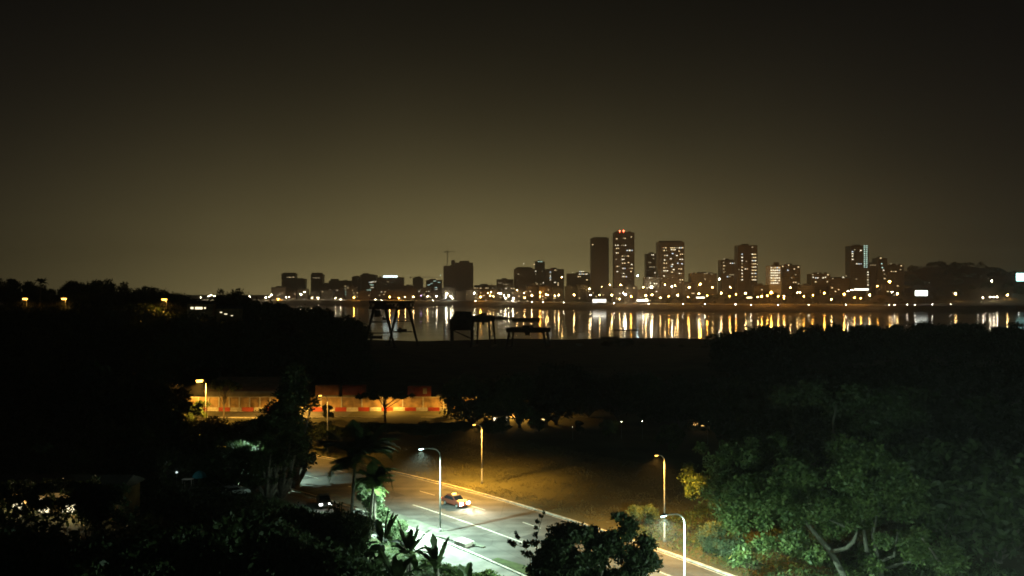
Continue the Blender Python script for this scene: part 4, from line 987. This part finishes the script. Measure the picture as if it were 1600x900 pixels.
# ------------------------------------------------------------------ the city
ANCH = []
def window_mesh(w, h, c): return MB().box(-w/2, w/2, -.25, 0, 0, h).mesh('window', e_win[c])
_wcache = {}
def wmesh(w, h, c):
    k_ = (round(w, 1), round(h, 1), c)
    if k_ not in _wcache: _wcache[k_] = window_mesh(*k_)
    return _wcache[k_]
def building(px0, px1, ytop, label, d=200, fac=0, lit=(), rand=(), roof=(), dep=26, name='office_block', group=None, podium=True, cat='building', floors=True):
    pc = (px0 + px1) / 2; Y = Ysh(pc) + d; X = WX(pc, Y); z0 = farz(pc, d) - 1.5
    w = (px1 - px0) / F * Y; H = CAMZ - (ytop - HOR) / F * Y - z0
    root = empty(name, (X, Y, z0), 0); tag(root, label, cat, group)
    mb = MB(); h = w / 2
    mb.box(-h, h, 0, dep, 0, H)
    if floors:
        z = 7.2
        while z < H - 2: mb.box(-h - .35, h + .35, -.35, dep + .35, z, z + .45); z += 3.6 if H < 60 else 7.2
    for s in (-1, 1): mb.box(s * h - .5, s * h + .5, -.6, -.004, 0, H)
    fm_ = m_fac[fac] if isinstance(fac, int) else fac
    if H > 75:
        nr_ = max(3, int(w / 5.5))
        for i in range(1, nr_): xx = -h + w * i / nr_; mb.box(xx - .22, xx + .22, -.75, -.36, 4, H - .4)
    mb.build('wall', fm_, root)
    mb = MB(); mb.box(-h - .25, h + .25, -.25, dep + .25, H + .003, H + 1.2)
    for a, b, hh in (roof or [(.3, .62, 3.2)]): mb.box(-h + w * a, -h + w * b, dep * .25, dep * .7, H + 1.2, H + 1.2 + hh)
    gr = random.Random(int(px0 * 3))
    if name != 'low_block':
        for q in range(gr.randint(1, 4)):
            xx = gr.uniform(-h * .85, h * .7); ww = gr.uniform(1.5, 4); mb.box(xx, xx + ww, gr.uniform(1, 4), gr.uniform(6, 9), H + 1.203, H + 1.2 + gr.uniform(1.2, 3.4))
        if gr.random() < .5: xx = gr.uniform(-h * .6, h * .6); mb.bar((xx, 5, H + 1), (xx, 5, H + gr.uniform(6, 13)), .4)
    mb.build('roof', m_fac[3], root)
    def put(xl, zl, ww, hh, c):
        if c == 'w': c = gr.choice('wwwwyvd')
        elif c == 'y': c = gr.choice('yyyd')
        ww *= gr.uniform(.7, 1.1)
        link('window', wmesh(ww, hh, c), root, (xl, -.62, zl))
    cnt = 0
    for (a, b, y, c) in lit:
        xa, xb = WX(a, Y) - X, WX(b, Y) - X; zz = CAMZ - (y - HOR) / F * Y - z0 - .9
        n = max(1, int((xb - xa) / 3.4)); 
        for i in range(n):
            if cnt > 96: break
            put(xa + (xb - xa) * (i + .5) / n, zz, min(2.4, (xb - xa) / n * .74) if n > 1 else max(1.2, min(3.0, xb - xa)), 1.25, c); cnt += 1
    for (fa, fb, za, zb_, prob, c) in rand:
        g = random.Random(int(px0 * 7 + ytop)); z = 3.6 * round(H * za / 3.6)
        while z < H * zb_ - 2:
            x = -h + w * fa + 1.6
            rowp = prob * g.choice([.3, .8, 1.3, 1.6])
            while x < -h + w * fb - 1:
                if g.random() < rowp and cnt < 96: put(x, z + 1.0, 2.2, 1.3, g.choice(c)); cnt += 1
                x += 3.2
            z += 3.6
    ANCH.append((pc, label, X, Y))
    return root, (X, Y, z0, w, H)
# --- left cluster
building(440, 461, 428, 'leftmost dark tower of the skyline with a wide roof box', 260, 0, lit=[(452, 460, 433, 'y'), (448, 452, 433, 'd')], roof=[(.05, .95, 2.5)])
building(462, 476, 436, 'shorter tower touching the leftmost tower', 240, 0, lit=[(463, 470, 458, 'w')], roof=[(.1, .7, 1.5)])
building(486, 504, 429, 'lone narrow tower with a stepped roof left of the low blocks', 260, 0, lit=[(488, 500, 434, 'd')], roof=[(.0, .9, 4.5)])
building(504, 514, 444, 'low annex beside the lone narrow tower', 240, 3)
building(514, 549, 439, 'wide low block with stacked lit windows at its right end', 230, 0, lit=[(538, 545, 447, 'w'), (536, 548, 451, 'w'), (537, 546, 456, 'g'), (537, 548, 460, 'g')], roof=[(.05, .4, 5)])
building(550, 563, 433, 'slim dark block left of the tallest block beside it', 220, 3)
building(563, 588, 430, 'dark stepped block with bright greenish windows', 250, 0, lit=[(576, 584, 441, 'w'), (580, 588, 440, 'w'), (578, 584, 445, 'g'), (579, 584, 449, 'w'), (572, 588, 457, 'w'), (573, 580, 453, 'g')], roof=[(.1, .5, 5), (.5, .8, 2)])
r_, (bx, by, bz, bw, bh) = building(589, 630, 434, 'broad block carrying a glowing white roof sign', 240, 2, lit=[(589, 626, 457, 'w'), (590, 622, 460, 'y'), (604, 608, 440, 'd')])
MB().box(-bw * .26, bw * .28, -1.2, -.7, bh + 1.3, bh + 6.3).build('roof_sign', emat('roof_sign_glow_white', (.78, 1, .97), 4.5), r_)
building(630, 645, 447, 'low dark block right of the roof sign block', 200, 3)
building(645, 660, 435, 'square block under the tower crane jib', 280, 1, roof=[(.2, .8, 4)])
building(666, 690, 438, 'block with a slanting line of greenish lights', 250, 1, lit=[(668, 672, 445, 'g'), (672, 676, 443, 'g'), (677, 681, 439, 'g'), (681, 684, 436, 'w'), (684, 688, 441, 'g'), (679, 683, 449, 'g'), (679, 684, 452, 'w'), (687, 690, 430, 'g')])
r_, (bx, by, bz, bw, bh) = building(693, 739, 416, 'massive dark unfinished block below the tower crane', 230, 0, roof=[(0.02, .1, 0.5)], lit=[(697, 700, 448, 'w'), (695, 700, 458, 'w')], rand=[])
MB().box(bw * -.24, bw * -.12, .5, 20, bh + 1.203, bh + 17).box(bw * -.11, bw * .03, .6, 20, bh + 1.203, bh + 10).box(bw * .04, bw * .37, .5, 20, bh + 1.203, bh + 15).box(bw * .38, bw * .495, .6, 20, bh + 1.203, bh + 10).build('roof_core', m_fac[0], r_)
building(741, 775, 446, 'low block with a row of lit windows right of the unfinished block', 200, 1, lit=[(741, 747, 450, 'y'), (749, 753, 450, 'w'), (758, 764, 450, 'y'), (768, 772, 450, 'd')])
building(776, 802, 437, 'pale low block left of the dark rounded block', 260, 1, lit=[(778, 784, 442, 'd'), (786, 798, 444, 'd')])
building(803, 836, 421, 'dark broad block with a rounded stepped roof', 210, 0, roof=[(.08, .9, 3), (.15, .8, 5)], lit=[(809, 811, 428, 'd'), (834, 836, 413, 'w')])
building(836, 851, 409, 'narrow block with a green light on its roof', 300, 2, lit=[(840, 848, 408.5, 'g'), (818, 819, 412, 'w')], rand=[(0, 1, .4, .95, .10, 'dw')])
building(852, 881, 421, 'block with one tall bright window strip', 230, 1, lit=[(859, 861, y_, 'w') for y_ in range(425, 438, 3)] + [(866, 871, 422, 'y'), (866, 868, 441, 'w'), (871, 873, 445, 'y'), (871, 873, 442, 'y')])
building(886, 922, 428, 'flat block with a bright rooftop left of the two tall towers', 230, 1, lit=[(905, 915, 424, 'w'), (904, 918, 428, 'w'), (902, 908, 432, 'y'), (915, 919, 437, 'y')], roof=[(.4, .95, 3)])
building(924, 951, 373, 'tall dark unlit tower', 200, 0, lit=[(925, 927, 382, 'y')], roof=[(.15, .95, 3)], dep=30)
rows = [(973, 978, 372), (960, 967, 383), (970, 979, 383), (962, 968, 388), (983, 989, 391), (962, 967, 395), (971, 983, 400), (978, 985, 391), (971, 976, 405), (961, 965, 405), (971, 978, 411), (980, 984, 410), (963, 968, 416), (985, 989, 413), (972, 978, 419), (983, 989, 419), (963, 966, 424), (971, 976, 427), (984, 988, 424), (972, 980, 432), (985, 988, 370), (962, 965, 373)]
r_, (bx, by, bz, bw, bh) = building(960, 991, 364, 'tallest tower with red beacons on its roof', 200, 0, lit=[(a, b, y_, 'w' if i % 3 else 'y') for i, (a, b, y_) in enumerate(rows)], roof=[(.05, .5, 2), (.6, .95, 1)], dep=30)
for a, s_ in ((-.22, 1.1), (-.02, 1.5)):
    MB().tube([(bw * a, 3, bh + 1.2), (bw * a, 3, bh + 4)], .25, 6).lathe([(.2, bh + 3.4), (s_, bh + 4), (s_, bh + 5.4), (.2, bh + 6)], 8, (bw * a, 3)).build('beacon', e_win['r'], r_)
building(1010, 1029, 397, 'hazy narrow tower behind the row lit tower', 330, 1, lit=[(1017, 1022, 398, 'w'), (1013, 1018, 410, 'd'), (1014, 1024, 417, 'd'), (1022, 1028, 426, 'w'), (1019, 1023, 404, 'd')])
rows = [(1035, 1042, 387), (1047, 1068, 387), (1036, 1043, 391), (1048, 1056, 390), (1059, 1063, 392), (1037, 1044, 399), (1049, 1053, 396), (1056, 1059, 399), (1062, 1068, 397), (1036, 1041, 406), (1046, 1050, 404), (1061, 1068, 405), (1036, 1043, 411), (1048, 1053, 413), (1057, 1061, 411), (1063, 1068, 412), (1036, 1043, 418), (1047, 1052, 416), (1036, 1044, 423), (1050, 1055, 421), (1059, 1066, 420), (1048, 1052, 425), (1060, 1066, 427), (1035, 1040, 431), (1061, 1068, 437), (1060, 1065, 441)]
building(1029, 1069, 379, 'broad tower with many bright rows of lit windows', 180, 0, lit=[(a, b, y_, 'w' if i % 4 else 'y') for i, (a, b, y_) in enumerate(rows)], roof=[(.05, .95, 3)], dep=30)
building(1008, 1030, 434, 'low block with bright windows left of the row lit tower', 150, 1, lit=[(1013, 1020, 434, 'w'), (1014, 1018, 442, 'w'), (1021, 1028, 443, 'w'), (1014, 1024, 448, 'w')])
building(1080, 1120, 428, 'pale low block lit orange right of the row lit tower', 230, 2, lit=[(1100, 1106, 427, 'd'), (1110, 1114, 428, 'd'), (1100, 1103, 436, 'd')])
building(1127, 1149, 407, 'mid height block with a warm window column', 250, 0, lit=[(1129, 1134, 404.5, 'y'), (1128, 1133, 410, 'y'), (1129, 1134, 415, 'w'), (1140, 1149, 411, 'w'), (1129, 1132, 420, 'd'), (1135, 1142, 432, 'w'), (1139, 1147, 429, 'd'), (1129, 1133, 425, 'd')])
building(1153, 1183, 384, 'tower with two bright columns of windows', 230, 0, lit=[(1157, 1162, y_, 'w') for y_ in range(397, 440, 5)] + [(1174, 1182, y_, 'w' if y_ % 2 else 'y') for y_ in range(397, 440, 5)] + [(1173, 1178, 386, 'd'), (1163, 1169, 420, 'w'), (1152, 1157, 421, 'w'), (1164, 1168, 408, 'd')])
r_, (bx, by, bz, bw, bh) = building(1203, 1220, 416, 'narrow block floodlit bright white', 190, m_faclit, roof=[(.6, .95, 7)], rand=[], lit=[(1203.5, 1219, y_, 'w') for y_ in range(418, 444, 4)])  # white wall and full glowing rows stand in for floodlighting
building(1222, 1250, 415, 'block with scattered windows beside the white floodlit one', 230, 1, lit=[(1222, 1224, 416, 'y'), (1230, 1234, 414, 'y'), (1229, 1233, 422, 'w'), (1240, 1242, 420, 'y'), (1246, 1249, 417, 'y'), (1241, 1245, 429, 'y'), (1238, 1245, 441, 'y'), (1246, 1249, 443, 'd'), (1236, 1238, 434, 'd')])
building(1268, 1297, 429, 'low block with an angular pattern of lit windows', 230, 1, lit=[(1269, 1271, 429, 'w'), (1269, 1272, 433, 'w'), (1273, 1279, 434, 'w'), (1285, 1291, 433, 'w'), (1291, 1296, 429, 'y'), (1284, 1288, 434, 'w'), (1273, 1276, 440, 'y'), (1290, 1295, 440, 'w'), (1276, 1280, 427, 'd')])
building(1298, 1327, 436, 'very low dim block left of the greenish tower', 230, 3, lit=[(1316, 1319, 433, 'w'), (1320, 1324, 431, 'd'), (1300, 1302, 435, 'y')])
building(1329, 1357, 385, 'slender tower with a greenish column of windows', 260, 1, lit=[(1349, 1356, y_, 'g') for y_ in range(384, 420, 3)] + [(1330, 1334, y_, 'w') for y_ in (393, 396, 400, 405)] + [(1334, 1337, 390, 'w'), (1343, 1347, 391, 'w'), (1337, 1347, 412, 'w'), (1336, 1340, 436, 'w')] + [(1355, 1357, y_, 'w') for y_ in range(425, 446, 4)])
building(1358, 1372, 413, 'low wing linking the greenish tower and its right neighbour', 270, 3, lit=[(1359, 1372, 414, 'd')])
building(1372, 1386, 404, 'slim block with a warm lamp on its roof', 260, 1, lit=[(1374, 1378, 403, 'y'), (1376, 1379, 412, 'g'), (1376, 1381, 418, 'g'), (1381, 1383, 428, 'y'), (1380, 1384, 435, 'y'), (1379, 1382, 422, 'w')])
building(1387, 1412, 415, 'orange tinted block before the wooded hill', 280, 0, lit=[(1391, 1401, 424, 'y'), (1407, 1409, 415, 'y'), (1406, 1408, 421, 'd'), (1391, 1393, 412, 'd')])
# --- low infill houses near the shore road
g = random.Random(77); k = 0
spots = list(range(435, 1040, 19)) + [1052, 1075, 1190, 1262, 1308, 1395]
for px in spots:
    w = g.uniform(14, 24); yt = g.uniform(446, 456)
    if px > 1040: yt = g.uniform(441, 447)
    building(px - w/2, px + w/2, yt, '%s low block from the left in the dim row along the shore' % ORD[k], g.uniform(95, 130) if px < 1040 else 190, g.choice([0, 1, 2, 3]), rand=[(0, 1, .05, .95, .06, 'yyw')], name='low_block', group='low blocks along the far shore', dep=14); k += 1

# tower cranes on the skyline
def tower_crane(px, ytop, ybase, d, jl, jr, label):
    Y = Ysh(px) + d; z0 = farz(px, d); zt = CAMZ - (ytop - HOR) / F * Y; s_ = Y / F
    root = empty('tower_crane', (WX(px, Y), Y, z0)); tag(root, label, 'tower crane')
    h = zt - z0; mb = MB()
    for a, b in ((-1, -1), (1, -1), (1, 1), (-1, 1)): mb.bar((a, b, 0), (a, b, h), .5)
    z = 0
    while z < h - 4: mb.bar((-1, -1, z), (1, -1, z + 4), .35); mb.bar((1, 1, z), (-1, 1, z + 4), .35); z += 4
    mb.build('mast', m_dsteel, root)
    mb = MB(); zj = h - 4; mb.bar((-jl * s_, 0, zj), (jr * s_, 0, zj), .9); mb.bar((0, 0, h), (jr * s_ * .7, 0, zj), .35); mb.bar((0, 0, h), (-jl * s_, 0, zj), .35); mb.box(-jl * s_, -jl * s_ + 4, -1, 1, zj - 3, zj - .5); mb.build('jib', m_dsteel, root)
    MB().box(.8, 3, -1.2, 1.2, zj - 3, zj - .5).build('cabin', m_dsteel, root)
tower_crane(699, 391, 450, 222, 5, 12, 'tower crane standing left of the massive unfinished block')
tower_crane(654, 431, 450, 330, 14, 34, 'low tower crane with a long level jib over the low blocks')

# lit pavilion, kiosk, billboards
def litbox(px0, px1, y0, y1, d, label, m, name, cat, depth=4, posts=True):
    pc = (px0 + px1) / 2; Y = Ysh(pc) + d; z0 = farz(pc, d); root = empty(name, (WX(pc, Y), Y, z0)); tag(root, label, cat)
    h = (px1 - px0) / F * Y / 2; zt = CAMZ - (y0 - HOR) / F * Y - z0; zb = CAMZ - (y1 - HOR) / F * Y - z0
    MB().box(-h, h, 0, .1, zb, zt).build('panel', m, root)
    MB().box(-h - .4, h + .4, .11, depth, zb - .4, zt + .4).build('casing', m_conc, root)
    if zb > .8:
        for s in (-.7, .7): MB().box(h * s - .3, h * s + .3, .4, 1.0, -.5, zb - .4).build('post', m_steel, root)
litbox(926, 947, 467.5, 473, 58, 'bright white pavilion on the shore below the two tall towers', e_lamp['w'] if False else emat('pavilion_light', (1, .95, .78), 3), 'pavilion', 'pavilion', 8)
litbox(995, 1013, 468, 471, 60, 'pale lit shelter on the shore right of the tallest tower', emat('shelter_light', (1, .92, .7), 4), 'shelter', 'shelter', 5)
litbox(657, 675, 469, 471, 60, 'kiosk with violet light on the shore right of the large gantry', e_lamp['p'], 'kiosk', 'kiosk', 4)
litbox(1430, 1449, 454, 462, 70, 'glowing white billboard at the foot of the wooded hill', e_panel_w, 'billboard', 'billboard', .8)
litbox(1588, 1606, 427, 439, 80, 'glowing cyan billboard high on the wooded hill', e_panel_c, 'billboard', 'billboard', .8)
litbox(1335, 1357, 451, 453.5, 60, 'curved white lit canopy below the slender greenish tower', emat('canopy_light', (1, .97, .82), 4), 'lit_canopy', 'canopy', 6)
litbox(1167, 1175, 464, 466, 60, 'small yellow lit stall on the shore below the two column tower', emat('stall_light', (1, .8, .4), 5), 'stall', 'stall', 3)
litbox(1088, 1101, 464, 466, 60, 'small white lit stall on the shore right of the row lit tower', emat('stall_light_white', (1, .92, .7), 5), 'stall', 'stall', 3)

# the many lamps of the far shore
dots = '''996 431 c 2;878 433 y 1;885 451 w 2;921 451 y 2;940 448 y 1;953 445 y 1;970 445 y 1;984 447 o 3;988 449 y 2;1018 449 w 3;1005 449 y 1;1039 445 y 1;1050 448 w 2;1055 446 y 1;1077 449 y 2;1094 444 o 3;1124 436 w 2;1113 449 y 1;1141 449 y 1;977 460 w 3;974 458 w 1;956 461 y 2;986 463 o 2;968 467 y 1;1009 462 y 2;1019 461 y 2;1005 469 w 1;1010 468 y 1;1059 461 y 2;1092 459 y 2;1127 458 y 2;1165 458 y 2;1190 463 o 2;1184 464 y 1;1199 462 o 1;937 461 y 1;923 461 w 1;897 461 y 2;873 461 y 2;867 462 y 1;856 461 y 1;844 457 o 2;853 460 y 1;844 463 o 1;831 462 y 2;820 465 y 1;819 458 y 1;808 453 y 1;802 466 w 2;801 471 w 1;
741 458 w 2;751 464 o 3;762 458 y 1;767 456 y 1;766 462 y 1;771 463 y 1;779 458 w 1;783 459 w 1;788 462 w 1;795 462 w 2;790 466 w 2;704 463 w 2;698 459 w 3;697 464 c 2;707 466 w 1;682 463 w 2;668 463 y 2;658 462 p 1;646 464 y 2;633 464 y 1;623 466 o 2;609 464 o 2;586 468 w 1;553 465 o 2;532 471 w 1;524 466 w 1;497 466 w 2;488 466 y 1;470 460 w 2;476 456 w 1;447 465 w 1;452 464 w 1;435 469 o 2;424 461 w 2;421 464 w 1;415 465 w 2;
1205 457 o 3;1235 449 y 1;1246 457 y 1;1250 457 y 1;1288 458 o 2;1299 468 y 1;1319 460 o 2;1359 461 y 2;1394 456 w 1;1402 459 y 2;1493 459 y 2;1574 461 y 2;1550 439 w 2;1547 464 w 1;1553 464 w 1;1558 464 w 1;1536 465 w 1;1325 455 w 1;1331 453 w 1;1371 447 o 1;1390 440 o 3;1216 463 o 1;1225 462 y 1;1256 463 o 1;1270 461 o 1;1335 465 o 1;1345 466 o 1;1225 466 o 1;1105 462 o 1;1140 463 o 1;1150 460 o 1;1075 464 o 1;1045 463 o 1;1032 465 y 1;330 461 w 2;326 463 w 1;335 463 w 1;314 465 w 1;390 463 w 1'''
dl = []
for s in dots.replace('\n', '').split(';'):
    if not s.strip(): continue
    a, b, c_, q = s.split(); dl.append((float(a), float(b), c_, int(q)))
dl.sort()
regions = [(400, 'above the dark hill'), (505, 'below the leftmost towers'), (600, 'below the greenish window blocks'), (690, 'below the tower crane jib'), (745, 'below the massive unfinished block'), (805, 'right of the unfinished block'), (880, 'below the dark rounded block'), (958, 'below the tall unlit tower'), (1000, 'below the tallest tower'), (1030, 'left of the row lit tower'), (1075, 'below the row lit tower'), (1120, 'below the pale orange block'), (1200, 'below the two column tower'), (1300, 'below the white floodlit block'), (1420, 'below the slender greenish tower'), (1700, 'along the foot of the wooded hill')]
cn = {'w': 'white', 'y': 'warm yellow', 'o': 'orange', 'c': 'bluish white', 'p': 'violet'}
cnt = {}
def lamp_meshes(r):
    return MB().lathe([(.1 * r, -r), (.75 * r, -.7 * r), (r, 0), (.75 * r, .7 * r), (.1 * r, r)], 10)
lm_cache = {}
for px, py, c_, s in dl:
    d = 44 if py > 459 else (92 if py > 452 else (125 if px < 1100 else 160))
    if py < 445: d = 92 if px < 1500 else 110
    Y = Ysh(px) + d; zb = farz(px, d); zl = CAMZ - (py - HOR) / F * Y
    if px > 1500 and py < 445: zb = 4 + hillz(WX(px, Y), Y)
    r = {1: .75, 2: 1.15, 3: 1.7}[s]
    H = max(3.0, zl - zb)
    reg = next(n_ for lim, n_ in regions if px < lim); key = (cn[c_], reg); cnt[key] = cnt.get(key, 0) + 1
    root = empty('shore_lamp', (WX(px, Y), Y, zb)); tag(root, '%s %s shore lamp from the left %s' % (ORD[cnt[key] - 1], cn[c_], reg), 'lamp', 'lamps along the far shore')
    if (c_, r) not in lm_cache: lm_cache[(c_, r)] = lamp_meshes(r).mesh('globe', e_lamp[c_], True)
    link('globe', lm_cache[(c_, r)], root, (0, 0, H))
    MB().tube([(0, .9, -.5), (0, .9, H * .8), (0, .5, H + .3 * r)], [.22, .16, .12], 6).build('pole', m_steel, root)
# small lone lights in the dark parts
for px, py, Y, c_, r, lb in [(1378, 529, 300, 'w', .2, 'lone white lamp between the dark trees edging the water'), (1100, 655, 160, 'w', .035, 'tiny white lamp above the small orange hut'), (968, 655, 166, 'w', .035, 'tiny white lamp among the black trees beyond the field'), (1000, 654, 166, 'w', .03, 'second tiny white lamp among the black trees beyond the field'), (1568, 853, 70, 'o', .09, 'small orange lamp in the black trees at the lower edge'), (893, 663, 164, 'w', .02, 'faint white lamp at the field edge under the black trees')]:
    X = WX(px, Y); z = ground(X, Y); H = CAMZ - (py - HOR) / F * Y - z
    root = empty('garden_lamp', (X, Y - 9 if Y > 250 else Y - 3, z)); tag(root, lb, 'lamp')
    lamp_meshes(r).build('globe', e_lamp[c_], root, (0, 0, H), True); MB().tube([(0, .1, -1), (0, .1, H)], .04, 6).build('pole', m_steel, root)

# ------------------------------------------------------------------ night haze over everything
if HAZE:
    mb = MB(); mb.box(-3400, 3400, -2700, 3050, -10.5, 185)
    hz_ = mb.build('haze', bpy.data.materials.new('haze_air')); tag(hz_, 'thin warm night haze hanging over the lagoon and city', 'haze', kind='stuff')
    m = hz_.data.materials[0]; m.use_nodes = True; t = m.node_tree; t.nodes.clear()
    out = N(t, 'ShaderNodeOutputMaterial'); pv = N(t, 'ShaderNodeVolumePrincipled')
    pv.inputs['Color'].default_value = (0.9, 0.88, 0.84, 1); pv.inputs['Density'].default_value = 0.00026; pv.inputs['Anisotropy'].default_value = 0.6
    t.links.new(pv.outputs[0], out.inputs['Volume'])
